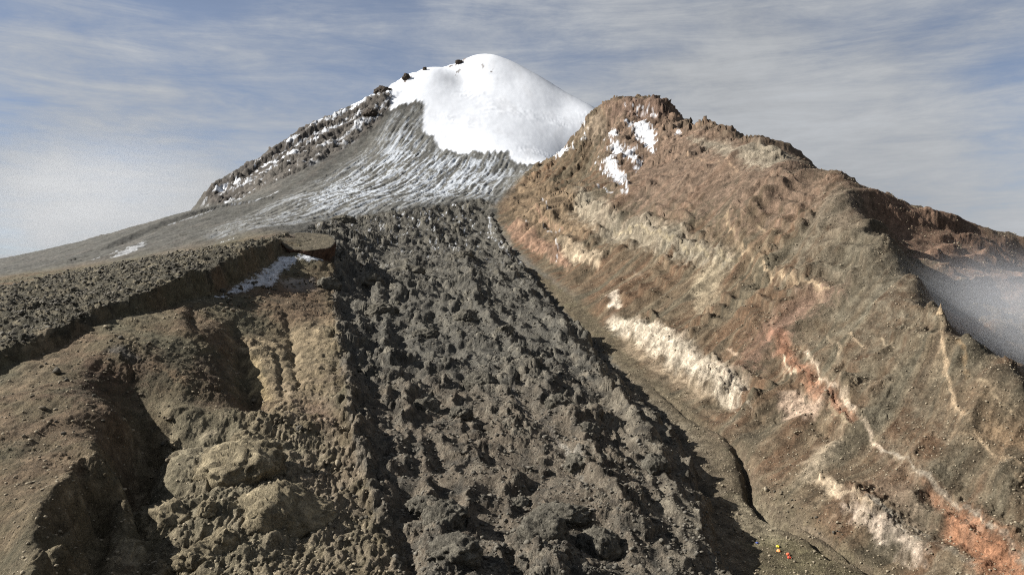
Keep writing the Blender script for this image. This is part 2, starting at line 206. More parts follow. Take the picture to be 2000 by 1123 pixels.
# outlines on the map
AREAS = {'ice': [(-284.0, 2599.0), (-278.8, 2506.9), (-271.3, 2412.0), (-233.7, 2375.8), (-212.5, 2280.1), (-150.1, 2223.4), (-111.2, 2232.8), (-72.1, 2242.2), (-39.7, 2247.8), (-7.3, 2259.2),
         (0.0, 2182.8), (47.3, 2101.9), (21.7, 1927.8), (0.0, 1856.4), (-21.1, 1777.1), (-38.0, 1598.8), (-67.8, 1623.2), (-94.1, 1582.8), (-119.4, 1547.3), (-143.2, 1519.0),
         (-165.5, 1485.0), (-187.0, 1454.2), (-211.2, 1428.8), (-235.4, 1408.5), (-254.4, 1388.6), (-271.9, 1364.3), (-288.2, 1338.3), (-300.0, 1296.3), (-294.3, 1183.9), (-305.7, 1150.6),
         (-314.5, 1111.7), (-317.3, 1050.1), (-328.6, 1022.2), (-340.2, 1011.2), (-355.0, 1010.3), (-370.8, 1012.0), (-432.8, 1122.0), (-444.1, 1205.0), (-459.0, 1306.1), (-464.6, 1389.8),
         (-464.3, 1444.4), (-462.9, 1500.0), (-466.1, 1576.2), (-477.2, 1687.0), (-475.0, 1759.3), (-469.8, 1827.0), (-463.1, 1895.7), (-454.1, 1962.1), (-447.2, 2046.2), (-440.1, 2139.2),
         (-429.2, 2225.3), (-411.4, 2285.9), (-402.2, 2350.0), (-390.2, 2403.9), (-377.7, 2461.0), (-365.3, 2525.9), (-325.0, 2560.0)],
 'lava': [(-199.2, 898.3), (-188.9, 845.7), (-179.7, 798.8), (-165.0, 738.8), (-147.2, 663.5), (-134.7, 615.3), (-127.0, 587.5), (-122.0, 571.5), (-112.7, 534.4), (-106.5, 511.6),
          (-100.4, 488.1), (-93.8, 461.0), (-90.5, 449.5), (-85.1, 427.1), (-80.9, 415.8), (-76.6, 404.1), (-70.5, 384.9), (-65.8, 372.2), (-62.0, 364.2), (-57.8, 348.9), (-54.9, 341.4),
          (-52.0, 332.1), (-49.4, 323.8), (-46.8, 315.0), (-44.5, 307.4), (-42.7, 299.2), (-41.4, 294.0), (-39.6, 285.5), (-38.1, 278.2), (-36.7, 271.7), (-32.9, 272.6), (-29.1, 273.1),
          (-25.2, 273.3), (-21.3, 273.3), (-17.4, 274.0), (-13.5, 274.5), (-9.6, 274.9), (-5.6, 275.2), (-1.7, 275.4), (2.2, 275.8), (6.2, 276.1), (10.2, 276.5), (14.1, 277.0),
          (18.1, 277.7), (22.2, 278.2), (26.2, 278.6), (30.2, 279.3), (34.3, 280.0), (38.4, 280.8), (42.6, 281.7), (46.8, 282.6), (51.0, 283.6), (55.3, 284.8), (59.7, 286.2), (64.1, 287.7),
          (68.6, 289.4), (73.2, 291.3), (78.0, 293.5), (82.8, 295.7), (87.8, 298.2), (92.7, 300.5), (93.8, 307.9), (94.8, 315.2), (95.9, 323.0), (96.9, 330.7), (103.9, 359.0), (99.8, 369.7),
          (100.2, 379.1), (101.1, 390.8), (100.1, 395.4), (98.3, 397.4), (102.3, 418.9), (108.3, 449.2), (107.9, 459.8), (104.9, 459.5), (109.9, 495.5), (110.8, 518.5), (111.5, 542.1),
          (108.9, 557.3), (106.2, 573.9), (103.5, 592.0), (100.5, 610.6), (96.8, 627.3), (93.6, 654.7), (90.4, 685.6), (86.4, 716.8), (82.0, 750.7), (76.4, 792.1), (69.7, 833.7),
          (61.2, 865.8), (52.5, 908.2), (44.6, 991.0), (36.1, 1052.7), (26.5, 1124.9), (15.3, 1191.9), (2.0, 1258.7), (-12.7, 1316.0), (-24.5, 1387.4), (-38.9, 1511.4), (-37.7, 1584.1),
          (-67.8, 1623.2), (-94.1, 1582.8), (-119.4, 1547.3), (-143.2, 1519.0), (-165.5, 1485.0), (-187.0, 1454.2), (-211.2, 1428.8), (-235.4, 1408.5), (-254.4, 1388.6), (-271.9, 1364.3),
          (-294.4, 1308.3), (-281.4, 1175.0), (-287.8, 1133.4), (-272.3, 1058.9), (-256.8, 1109.9), (-241.0, 1096.0)],
 'left_lava': [(-270.4, 955.9), (-253.0, 865.0), (-254.8, 831.6), (-253.7, 792.1), (-256.0, 765.9), (-253.9, 731.4), (-253.1, 703.1), (-252.4, 677.0), (-248.9, 645.4), (-253.7, 633.1),
               (-255.6, 614.8), (-258.8, 601.0), (-260.5, 585.1), (-263.3, 572.9), (-264.9, 558.7), (-267.7, 548.0), (-270.2, 538.9), (-270.2, 525.5), (-270.8, 513.7), (-273.6, 502.6),
               (-275.4, 490.5), (-278.6, 481.6), (-281.1, 472.8), (-283.4, 464.1), (-287.0, 457.9), (-290.7, 452.2), (-291.8, 442.1), (-294.6, 435.1), (-298.3, 429.6), (-308.5, 434.7),
               (-319.2, 440.2), (-330.1, 445.8), (-341.0, 451.1), (-352.4, 456.8), (-368.4, 477.5), (-387.1, 501.8), (-408.8, 529.9), (-436.1, 565.3), (-475.8, 616.8), (-465.5, 615.8),
               (-454.9, 614.2), (-444.7, 613.2), (-434.8, 612.7), (-425.0, 612.2), (-418.7, 618.4), (-413.6, 626.7), (-409.7, 637.3), (-410.0, 654.1), (-412.1, 674.8), (-416.3, 700.2),
               (-423.5, 732.0), (-432.6, 769.2), (-440.5, 806.2), (-441.0, 831.6), (-439.3, 854.2), (-436.1, 875.3), (-430.2, 892.3), (-421.5, 904.4), (-410.7, 912.8), (-395.1, 912.0),
               (-378.3, 908.2), (-360.1, 900.6), (-317.8, 829.5), (-292.7, 798.8), (-282.3, 800.8), (-278.0, 821.2), (-275.2, 847.8), (-268.5, 864.3), (-273.6, 922.0)],
 'rib': [(-836.2, 2160.9), (-853.3, 2204.8), (-836.7, 2240.3), (-811.9, 2255.4), (-794.8, 2310.9), (-776.3, 2367.9), (-755.9, 2399.9), (-735.5, 2434.3), (-713.1, 2465.2), (-689.5, 2494.3),
         (-670.2, 2542.9), (-643.4, 2566.5), (-609.1, 2607.7), (-570.1, 2634.1), (-528.0, 2649.7), (-505.1, 2733.2), (-475.1, 2788.8), (-440.5, 2855.1), (-403.6, 2920.5), (-372.0, 2893.7),
         (-382.5, 2767.8), (-393.4, 2660.8), (-400.8, 2545.1), (-417.7, 2475.5), (-434.9, 2416.0), (-464.4, 2381.8), (-490.2, 2334.3), (-509.1, 2263.0), (-521.8, 2179.1), (-533.7, 2101.9),
         (-550.5, 2051.3), (-568.6, 2010.4), (-586.6, 1983.6), (-608.0, 1970.4), (-632.2, 1967.0), (-654.8, 1958.8), (-721.0, 2039.3), (-772.6, 2072.1)],
 'snowfield': [(-401.6, 2658.6), (-387.8, 2534.4), (-363.0, 2590.3), (-305.1, 2636.3), (-284.0, 2599.0), (-278.8, 2506.9), (-271.3, 2412.0), (-233.7, 2375.8), (-212.5, 2280.1),
               (-150.1, 2223.4), (-111.3, 2234.6), (-72.2, 2247.8), (-39.8, 2253.5), (-7.3, 2263.0), (-4.2, 2193.8), (27.7, 2157.3), (95.0, 2190.0), (500.0, 2200.0), (900.0, 2900.0),
               (700.0, 3700.0), (-300.0, 3900.0), (-900.0, 3000.0), (-640.0, 2760.0), (-528.0, 2649.7), (-500.9, 2710.4), (-472.7, 2774.8)],
 'valley': [(157.2, 305.6), (154.2, 308.7), (150.8, 311.0), (147.0, 312.6), (142.9, 313.6), (138.8, 315.0), (134.1, 314.7), (129.3, 314.2), (124.2, 313.1), (119.0, 311.5), (113.9, 310.0),
            (108.5, 307.6), (103.2, 305.3), (97.9, 302.8), (92.7, 300.5), (93.8, 307.9), (94.8, 315.2), (95.9, 323.0), (96.9, 330.7), (103.9, 359.0), (99.8, 369.7), (100.2, 379.1),
            (101.1, 390.8), (100.1, 395.4), (98.3, 397.4), (102.3, 418.9), (108.3, 449.2), (107.9, 459.8), (104.9, 459.5), (109.9, 495.5), (110.8, 518.5), (111.5, 542.1), (108.9, 557.3),
            (106.2, 573.9), (103.5, 592.0), (100.5, 610.6), (96.8, 627.3), (93.6, 654.7), (90.4, 685.6), (86.4, 716.8), (82.0, 750.7), (76.4, 792.1), (69.7, 833.7), (61.2, 865.8),
            (52.5, 908.2), (44.6, 991.0), (36.1, 1052.7), (26.5, 1124.9), (15.3, 1191.9), (35.5, 1103.4), (50.6, 1049.2), (63.7, 990.2), (69.5, 920.5), (76.5, 881.9), (83.7, 854.2),
            (90.1, 824.6), (93.6, 787.4), (97.1, 755.1), (100.4, 726.5), (103.2, 697.8), (107.0, 672.5), (110.6, 649.2), (114.5, 630.4), (117.9, 611.2), (121.2, 593.0), (124.4, 575.8),
            (127.2, 559.1), (130.3, 544.8), (131.4, 524.2), (133.3, 505.6), (137.1, 495.9), (140.6, 486.0), (140.6, 472.0), (139.7, 456.0), (139.4, 442.4), (141.2, 432.9), (142.6, 422.5),
            (144.8, 415.1), (146.7, 407.5), (149.4, 400.7), (151.9, 393.7), (154.6, 387.8), (156.9, 381.4), (159.6, 376.3), (162.2, 371.0), (164.6, 365.7), (166.0, 358.7), (167.8, 352.7),
            (166.4, 344.3), (164.7, 335.4), (162.6, 326.0), (160.2, 316.3)]}
# ground colours: (outline, colour, edge width, strength)
PATCHES = [([(208.4, 1801.1), (231.5, 1765.2), (254.6, 1737.3), (277.9, 1715.6), (300.6, 1694.1), (326.2, 1691.3), (352.0, 1711.3), (364.1, 1665.9), (351.2, 1517.8), (360.9, 1477.5), (367.4, 1428.8),
   (375.2, 1389.8), (383.6, 1356.3), (331.5, 1108.9), (333.3, 1058.0), (339.3, 1024.8), (351.9, 1013.7), (352.0, 977.8), (363.9, 976.1), (381.3, 988.5), (331.2, 830.9), (325.9, 792.1),
   (311.7, 757.6), (297.9, 724.1), (280.7, 682.2), (279.4, 704.9), (281.1, 736.9), (275.5, 751.9), (268.7, 764.6), (260.5, 774.3), (252.5, 785.5), (244.7, 801.4), (243.6, 842.1),
   (240.7, 881.2), (236.3, 918.9), (226.6, 940.0), (215.1, 955.9), (203.8, 975.3), (191.8, 994.3), (184.0, 1034.3), (175.8, 1079.6), (167.6, 1133.4), (170.8, 1208.0), (186.5, 1381.6),
   (193.3, 1503.8), (190.4, 1559.1), (190.0, 1642.3), (199.3, 1722.8), (204.6, 1768.2), (206.3, 1783.1)],
  (120, 95, 74), 40, 0.7),
 ([(325.9, 792.1), (330.4, 776.3), (339.3, 771.7), (351.1, 773.7), (365.1, 780.2), (379.6, 787.4), (401.0, 804.8), (411.8, 800.8), (421.1, 794.1), (429.5, 786.1), (436.3, 778.9),
   (443.3, 772.4), (450.9, 767.2), (458.8, 762.7), (467.3, 759.5), (476.6, 757.6), (489.1, 760.8), (500.5, 763.4), (519.9, 777.6), (530.3, 778.2), (541.2, 779.5), (491.4, 707.8),
   (465.7, 670.8), (446.2, 642.7), (430.0, 619.4), (420.0, 617.9), (410.4, 616.8), (400.8, 615.8), (392.2, 616.3), (384.6, 618.4), (377.2, 621.0), (369.8, 623.6), (361.4, 624.6),
   (354.2, 626.2), (346.5, 626.7), (339.9, 629.4), (335.1, 635.7), (330.3, 642.2), (325.0, 648.1), (316.9, 648.7), (306.5, 644.3), (303.1, 650.3), (301.6, 660.8), (300.7, 673.1),
   (315.4, 721.6), (317.1, 740.0), (320.3, 762.7)],
  (126, 94, 70), 25, 0.8),
 ([(322.3, 783.5), (319.3, 758.3), (317.9, 738.2), (318.8, 724.1), (303.4, 674.2), (302.4, 658.0), (303.1, 646.0), (291.0, 607.6), (292.9, 599.5), (291.6, 586.5), (289.7, 572.9),
   (278.1, 540.7), (281.5, 538.4), (285.4, 537.1), (287.8, 533.0), (265.7, 508.1), (260.4, 515.0), (256.3, 524.6), (253.3, 535.3), (250.6, 547.5), (249.0, 562.9), (248.7, 582.6),
   (247.7, 602.0), (245.6, 616.3), (243.2, 630.4), (241.7, 648.1), (243.9, 677.6), (258.3, 704.9), (270.6, 725.9), (282.1, 743.8), (290.0, 748.8), (299.0, 756.3), (309.5, 767.2)],
  (104, 94, 74), 30, 0.7),
 ([(255.9, 710.8), (248.9, 667.5), (249.2, 646.0), (251.7, 631.5), (254.6, 618.9), (256.3, 604.0), (254.9, 583.1), (254.2, 564.8), (254.4, 548.5), (255.6, 534.8), (257.3, 523.3),
   (258.9, 512.0), (257.5, 495.5), (255.0, 477.9), (254.8, 466.8), (257.6, 461.8), (257.1, 451.1), (259.5, 445.8), (264.5, 445.0), (318.1, 524.6), (321.5, 519.8), (258.1, 409.2),
   (259.3, 403.4), (255.0, 396.7), (251.6, 391.4), (248.5, 386.5), (245.4, 381.7), (242.5, 377.2), (239.3, 372.2), (235.9, 366.9), (232.7, 362.0), (230.0, 357.8), (226.8, 352.7),
   (223.4, 347.4), (222.5, 352.7), (221.6, 358.1), (220.7, 363.9), (219.8, 369.7), (219.0, 376.0), (217.6, 381.4), (216.2, 387.2), (214.8, 393.1), (214.3, 400.1), (213.8, 407.2),
   (213.7, 415.4), (213.3, 423.5), (213.2, 432.5), (213.1, 442.1), (213.5, 453.0), (214.4, 465.3), (215.1, 477.9), (215.6, 491.4), (215.6, 504.3), (215.6, 518.0), (215.7, 532.6),
   (216.5, 549.8), (217.1, 567.7), (217.6, 586.0), (216.7, 602.0), (221.9, 616.3), (226.8, 629.9), (229.6, 637.9), (234.3, 650.9), (242.9, 674.8)],
  (102, 94, 74), 40, 0.6),
 ([(316.5, 1448.1), (325.5, 1396.8), (338.8, 1368.9), (352.3, 1345.0), (304.7, 1102.4), (309.7, 1058.9), (317.6, 1029.1), (326.6, 1006.1), (339.9, 997.7), (352.0, 977.8), (321.5, 937.6),
   (305.1, 936.8), (293.7, 951.9), (289.3, 992.7), (284.6, 1037.8), (282.3, 1097.8), (327.7, 1341.6), (320.0, 1382.8)],
  (150, 140, 115), 10, 0.6),
 ([(101.5, 830.9), (116.8, 790.1), (125.5, 750.7), (133.9, 718.0), (139.1, 697.8), (144.1, 679.3), (147.1, 653.6), (149.8, 629.9), (153.2, 611.2), (156.7, 594.5), (164.6, 569.1),
   (162.6, 553.5), (152.6, 552.2), (146.1, 568.1), (143.3, 586.5), (139.3, 602.0), (134.9, 626.2), (129.9, 652.0), (124.8, 669.7), (120.8, 696.1), (114.7, 728.3), (107.2, 758.3),
   (98.1, 803.5)],
  (194, 177, 148), 6, 0.85),
 ([(107.2, 758.3), (112.1, 732.6), (116.9, 710.2), (121.2, 687.9), (125.1, 666.3), (129.6, 650.3), (132.8, 629.9), (136.7, 614.8), (140.2, 599.0), (143.4, 584.1), (145.8, 567.2),
   (136.8, 575.3), (132.8, 594.5), (127.9, 612.2), (122.9, 632.0), (117.1, 650.3), (112.0, 674.2), (106.9, 702.5), (101.1, 731.4)],
  (150, 128, 96), 4, 0.7),
 ([(104.6, 884.1), (115.5, 872.3), (112.9, 828.8), (104.6, 842.8)], (212, 192, 162), 3, 0.9),
 ([(177.6, 531.2), (190.4, 529.0), (192.4, 511.6), (193.2, 492.6), (189.8, 489.7), (179.3, 489.3), (171.5, 503.5), (174.4, 516.7)], (182, 152, 122), 3, 0.85),
 ([(194.3, 604.5), (202.5, 594.5), (201.3, 578.7), (200.4, 564.8), (201.5, 551.2), (201.7, 536.2), (200.8, 518.9), (199.7, 502.6), (199.3, 488.9), (198.5, 475.1), (196.6, 457.9),
   (193.5, 470.4), (193.5, 482.8), (192.9, 494.7), (194.0, 511.6), (194.2, 529.9), (194.4, 549.8), (192.8, 576.8)],
  (152, 100, 64), 3, 0.8),
 ([(237.3, 615.3), (230.6, 618.4), (223.0, 619.4), (214.3, 617.3), (205.7, 615.3), (197.3, 613.7), (189.7, 608.6), (181.3, 600.0), (172.9, 591.0), (164.5, 581.6), (174.6, 577.7),
   (182.6, 582.1), (190.3, 585.1), (196.3, 582.6), (204.4, 586.5), (212.6, 590.5), (221.1, 593.0), (229.3, 594.5), (236.7, 594.0), (242.9, 590.5), (240.9, 604.5)],
  (135, 98, 75), 12, 0.6),
 ([(166.7, 405.1), (169.3, 396.0), (172.5, 388.8), (176.6, 384.3), (179.7, 377.9), (181.5, 372.8), (182.8, 366.9), (183.9, 362.0), (184.7, 356.9), (180.6, 364.8), (178.1, 371.9),
   (175.0, 378.2), (172.3, 383.0), (169.4, 387.5), (165.5, 396.0)],
  (198, 176, 150), 4, 0.85),
 ([(169.2, 431.4), (169.8, 419.3), (170.7, 408.5), (167.2, 406.5), (164.3, 422.5)], (196, 172, 135), 3, 0.8),
 ([(200.3, 389.5), (204.9, 381.7), (206.1, 375.7), (206.7, 368.8), (208.1, 362.0), (208.9, 354.8), (210.2, 348.6), (210.9, 341.7), (211.0, 334.9), (209.6, 326.0), (207.6, 318.1),
   (194.3, 293.5), (197.4, 305.1), (197.9, 313.1), (196.2, 317.9), (197.0, 326.0), (196.7, 332.6), (196.2, 339.1), (196.5, 345.4), (196.6, 351.6), (197.2, 359.9), (197.3, 367.5),
   (199.0, 376.0), (199.8, 383.0)],
  (150, 98, 58), 4, 0.85),
 ([(181.2, 408.5), (185.6, 403.8), (190.1, 399.7), (194.4, 395.4), (198.3, 390.4), (197.3, 383.6), (196.4, 377.2), (194.9, 369.7), (193.7, 362.9), (190.6, 367.5), (187.1, 371.6),
   (183.8, 376.3), (181.4, 381.4), (178.9, 386.5), (176.4, 392.1), (178.6, 399.7)],
  (140, 118, 92), 8, 0.5),
 ([(240.0, 424.3), (241.2, 416.8), (241.4, 408.2), (242.1, 400.7), (243.4, 394.4), (244.9, 388.8), (247.6, 385.2), (248.6, 381.0), (249.4, 376.6), (249.6, 371.6), (249.6, 366.3),
   (241.5, 364.8), (234.1, 364.2), (232.9, 369.7), (231.6, 375.3), (231.4, 383.0), (230.7, 390.1), (232.8, 398.0), (234.8, 405.8), (237.7, 415.4)],
  (128, 98, 62), 14, 0.6),
 ([(175.7, 463.3), (182.4, 461.4), (188.2, 457.5), (181.8, 450.7), (174.8, 442.1), (168.1, 434.0), (163.6, 431.4), (153.7, 434.7), (158.6, 440.6), (163.8, 446.9), (169.3, 454.1)],
  (176, 155, 122), 5, 0.6),
 ([(-13.7, 1422.8), (6.6, 1378.1), (25.9, 1341.6), (41.1, 1280.0), (54.9, 1220.3), (67.5, 1167.2), (79.1, 1119.2), (82.9, 1074.1), (61.7, 1128.6), (47.6, 1184.9), (31.6, 1229.5),
   (16.4, 1279.0), (0.0, 1328.2)],
  (146, 108, 80), 4, 0.65),
 ([(68.4, 1182.0), (94.6, 1131.5), (107.8, 1082.3), (117.9, 1018.8), (109.8, 1004.4), (89.1, 1066.0), (73.2, 1139.1)], (172, 150, 116), 4, 0.85),
 ([(-30.4, 1578.8), (-7.5, 1740.2), (19.5, 1816.3), (47.6, 1850.2), (76.3, 1780.1), (103.6, 1727.1), (107.2, 1389.8), (114.2, 1316.0), (119.5, 1238.8), (125.6, 1183.9), (130.8, 1130.5),
   (116.6, 1133.4), (102.4, 1138.2), (87.9, 1140.1), (71.8, 1196.9), (53.8, 1254.5), (33.6, 1307.2), (14.7, 1375.8), (-6.5, 1511.4)],
  (128, 104, 72), 15, 0.7),
 ([(121.3, 1451.7), (131.1, 1337.1), (139.1, 1236.7), (146.7, 1155.5), (155.7, 1100.6), (166.6, 1058.0), (176.4, 1016.3), (185.7, 979.4), (194.7, 946.3), (201.5, 916.6), (205.8, 879.7),
   (208.8, 841.4), (212.7, 810.9), (215.5, 779.5), (208.4, 771.7), (203.0, 797.4), (198.4, 829.5), (192.4, 860.0), (184.9, 887.8), (177.5, 920.5), (167.7, 948.7), (157.5, 980.2),
   (146.4, 1012.0), (135.1, 1050.9), (127.2, 1099.7), (118.5, 1152.6), (109.0, 1211.1), (98.7, 1279.0), (107.4, 1337.1)],
  (146, 134, 110), 10, 0.65),
 ([(179.1, 960.7), (186.6, 930.5), (194.8, 907.4), (200.8, 877.5), (205.1, 844.2), (210.3, 817.7), (211.0, 781.5), (205.6, 807.5), (200.9, 840.0), (192.9, 862.1), (185.4, 890.1),
   (177.5, 920.5)],
  (108, 100, 82), 8, 0.6),
 ([(190.5, 823.2), (199.9, 807.5), (206.3, 782.8), (199.6, 762.1), (192.0, 737.5), (185.0, 715.0), (178.7, 694.9), (168.8, 729.5), (175.2, 757.0), (182.4, 788.1)], (160, 142, 108), 8, 0.7),
 ([(202.4, 1851.7), (228.1, 1774.1), (258.4, 1747.5), (288.4, 1725.7), (318.0, 1705.5), (331.1, 1650.6), (296.9, 1649.2), (272.7, 1674.3), (247.9, 1701.2), (225.6, 1754.9)], (108, 84, 66),
  8, 0.9),
 ([(149.7, 1862.6), (166.2, 1847.1), (182.2, 1828.6), (198.8, 1819.4), (213.4, 1747.5), (193.9, 1774.1), (172.7, 1790.6)], (130, 112, 88), 6, 0.8),
 ([(244.0, 1687.0), (281.5, 1671.5), (293.1, 1610.9), (283.1, 1564.3), (271.1, 1506.3), (264.1, 1544.7), (253.3, 1608.2)], (238, 240, 243), 5, 0.9),
 ([(195.2, 1687.0), (230.1, 1612.3), (241.7, 1576.2), (251.9, 1537.0), (238.0, 1451.7), (224.2, 1516.5), (200.2, 1597.5)], (238, 240, 243), 5, 0.9),
 ([(174.5, 1740.2), (181.4, 1585.5), (202.6, 1576.2), (205.3, 1502.6), (210.0, 1451.7), (175.9, 1211.1), (181.2, 1355.2), (181.5, 1486.3), (174.0, 1564.3)], (238, 240, 243), 5, 0.9),
 ([(204.5, 2607.7), (170.9, 1796.6), (162.1, 1801.1)], (238, 240, 243), 5, 0.9), ([(115.4, 2393.8), (134.2, 1897.3), (139.2, 1834.7), (102.9, 1883.1)], (238, 240, 243), 5, 0.9),
 ([(330.7, 1582.8), (338.7, 1577.5), (320.8, 1521.6), (317.1, 1551.2)], (238, 240, 243), 5, 0.9),
 ([(248.8, 1743.2), (275.5, 1714.1), (292.1, 1682.8), (308.7, 1656.2), (299.1, 1661.7), (269.3, 1709.8)], (238, 240, 243), 5, 0.9),
 ([(198.7, 1766.7), (225.8, 1672.9), (221.9, 1628.6), (203.5, 1665.9)], (238, 240, 243), 5, 0.9),
 ([(-241.0, 640.0), (-243.0, 690.0), (-245.0, 757.0), (-247.0, 850.0), (-225.0, 850.0), (-230.0, 800.0), (-222.0, 750.0), (-226.0, 700.0), (-234.0, 650.0)], (238, 240, 243), 2, 0.75),
 ([(-237.1, 849.9), (-222.6, 865.8), (-211.1, 902.1), (-204.6, 865.0), (-216.9, 843.5)], (238, 240, 243), 2, 0.9),
 ([(-223.4, 772.4), (-214.0, 792.7), (-203.1, 810.2), (-189.2, 774.3), (-197.9, 760.2), (-204.9, 741.3)], (190, 178, 168), 5, 0.5),
 ([(-525.8, 1055.4), (-540.1, 1127.7), (-554.8, 1207.0), (-499.4, 1094.1), (-489.9, 1043.9), (-480.6, 996.8), (-498.4, 987.7)], (238, 240, 243), 4, 0.3),
 ([(-684.3, 2217.8), (-659.7, 2230.9), (-637.4, 2253.5), (-617.7, 2287.8), (-599.2, 2330.4), (-579.4, 2371.8), (-556.8, 2405.9), (-522.1, 2436.4), (-483.9, 2454.9), (-446.0, 2477.6),
   (-458.9, 2379.8), (-484.8, 2338.2), (-505.3, 2278.2), (-515.2, 2180.9), (-522.5, 2084.3), (-535.8, 2020.6), (-548.2, 1960.5), (-562.2, 1911.7), (-575.2, 1864.2), (-624.8, 1924.6),
   (-692.5, 2032.5), (-692.4, 2098.3), (-687.0, 2151.8)],
  (98, 92, 82), 20, 0.4),
 ([(-190.5, 559.1), (-183.2, 564.3), (-181.7, 589.0), (-178.2, 609.1), (-172.4, 627.3), (-166.8, 648.7), (-160.5, 693.7), (-146.4, 637.9), (-137.8, 605.5), (-130.5, 578.2), (-125.0, 558.7),
   (-120.1, 530.8), (-115.7, 505.6), (-112.5, 486.0), (-116.0, 474.7), (-117.6, 457.2), (-122.7, 449.2), (-127.5, 440.6), (-139.1, 460.2), (-153.9, 488.5), (-160.7, 500.1), (-168.4, 513.7),
   (-176.4, 531.2), (-182.4, 542.1)],
  (150, 129, 92), 14, 0.8),
 ([(-182.4, 545.7), (-172.9, 538.0), (-165.5, 522.8), (-158.3, 507.7), (-151.7, 494.3), (-144.4, 477.9), (-155.7, 489.3), (-161.7, 500.5), (-168.4, 513.7), (-176.2, 532.1)], (170, 146, 92),
  5, 0.8),
 ([(-127.6, 484.0), (-119.5, 482.8), (-110.7, 478.3), (-97.8, 441.0), (-106.8, 437.3), (-118.3, 466.1)], (146, 108, 82), 8, 0.6),
 ([(-224.5, 727.7), (-218.2, 744.4), (-211.5, 761.4), (-203.8, 776.9), (-195.4, 791.4), (-185.2, 800.1), (-167.3, 733.2), (-148.0, 658.0), (-156.8, 654.7), (-161.4, 635.7), (-167.8, 625.2),
   (-176.2, 623.1), (-183.9, 622.0), (-193.2, 626.2), (-203.0, 631.5), (-210.6, 668.6)],
  (118, 92, 64), 15, 0.7),
 ([(-266.4, 414.4), (-270.0, 428.5), (-271.9, 440.6), (-275.3, 455.6), (-278.2, 470.4), (-276.7, 480.0), (-274.7, 489.3), (-273.9, 501.4), (-267.9, 514.6), (-261.7, 490.5), (-259.8, 475.5),
   (-257.0, 459.5), (-255.7, 446.9), (-253.9, 434.0), (-253.2, 423.5), (-252.0, 412.7), (-259.1, 413.4)],
  (130, 108, 78), 10, 0.5),
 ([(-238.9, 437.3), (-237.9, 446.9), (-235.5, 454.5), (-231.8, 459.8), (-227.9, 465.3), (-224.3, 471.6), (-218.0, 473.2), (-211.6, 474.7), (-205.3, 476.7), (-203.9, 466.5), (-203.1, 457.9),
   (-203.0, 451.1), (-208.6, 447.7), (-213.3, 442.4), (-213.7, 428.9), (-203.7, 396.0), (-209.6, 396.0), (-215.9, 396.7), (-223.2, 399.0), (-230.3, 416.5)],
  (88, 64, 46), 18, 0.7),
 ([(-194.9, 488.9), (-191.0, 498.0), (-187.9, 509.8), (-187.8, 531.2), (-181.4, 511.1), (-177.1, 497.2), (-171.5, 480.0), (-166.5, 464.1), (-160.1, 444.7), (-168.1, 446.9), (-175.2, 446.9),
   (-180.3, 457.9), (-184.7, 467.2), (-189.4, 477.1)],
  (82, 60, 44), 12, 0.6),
 ([(-206.4, 465.3), (-196.4, 462.9), (-187.7, 459.8), (-179.3, 457.2), (-185.3, 457.5), (-191.5, 458.3), (-198.9, 461.8)], (150, 120, 82), 5, 0.7),
 ([(-244.3, 380.1), (-238.6, 380.7), (-233.1, 381.7), (-227.7, 383.0), (-222.7, 384.9), (-218.0, 387.5), (-213.5, 390.8), (-209.5, 380.4), (-204.7, 368.8), (-198.9, 355.7), (-194.2, 344.5),
   (-189.7, 334.0), (-183.9, 321.4), (-177.1, 306.9), (-173.8, 298.5), (-172.3, 293.5), (-170.2, 287.4), (-167.9, 281.2), (-166.2, 276.1), (-163.6, 269.4), (-159.2, 260.1), (-156.3, 253.2),
   (-174.2, 271.0), (-178.1, 277.0), (-181.5, 282.4), (-184.9, 287.7), (-188.4, 293.0), (-192.4, 299.2), (-197.1, 306.6), (-202.6, 315.2), (-208.7, 324.6), (-214.9, 334.3), (-221.7, 344.8),
   (-229.0, 356.3), (-236.5, 367.9)],
  (112, 92, 66), 20, 0.5),
 ([(-184.7, 428.9), (-177.7, 426.8), (-171.9, 427.5), (-165.9, 427.5), (-159.9, 427.8), (-154.3, 429.3), (-148.1, 428.9), (-141.5, 427.5), (-135.8, 428.5), (-130.4, 431.1), (-124.4, 431.4),
   (-118.9, 433.6), (-113.0, 434.7), (-107.2, 436.5), (-101.7, 439.5), (-97.9, 431.4), (-94.0, 423.2), (-88.8, 408.2), (-85.4, 400.7), (-80.7, 387.2), (-77.1, 378.2), (-73.0, 366.3),
   (-69.8, 358.4), (-66.4, 349.2), (-63.1, 340.0), (-59.5, 328.7), (-56.9, 323.0), (-54.5, 317.6), (-51.9, 310.2), (-56.5, 310.5), (-61.0, 310.0), (-65.2, 308.2), (-69.4, 306.6),
   (-73.2, 303.5), (-77.1, 301.3), (-81.0, 299.2), (-85.0, 297.7), (-89.3, 297.5), (-93.4, 296.5), (-97.4, 295.3), (-101.8, 295.5), (-106.3, 295.7), (-110.6, 295.7), (-115.4, 296.7),
   (-120.8, 299.2), (-125.3, 299.5), (-130.0, 300.0), (-134.9, 301.0), (-140.1, 302.8), (-142.2, 308.9), (-144.7, 316.0), (-152.4, 334.6), (-155.0, 342.2), (-157.0, 348.6), (-161.2, 359.9),
   (-164.3, 368.8), (-168.1, 379.5), (-171.2, 388.5), (-174.1, 397.4), (-184.2, 422.8), (-184.5, 426.0)],
  (140, 127, 97), 25, 0.75),
 ([(-238.4, 466.5), (-231.9, 474.7), (-218.5, 466.8), (-222.6, 461.8), (-229.9, 462.9)], (108, 104, 98), 3, 0.6),
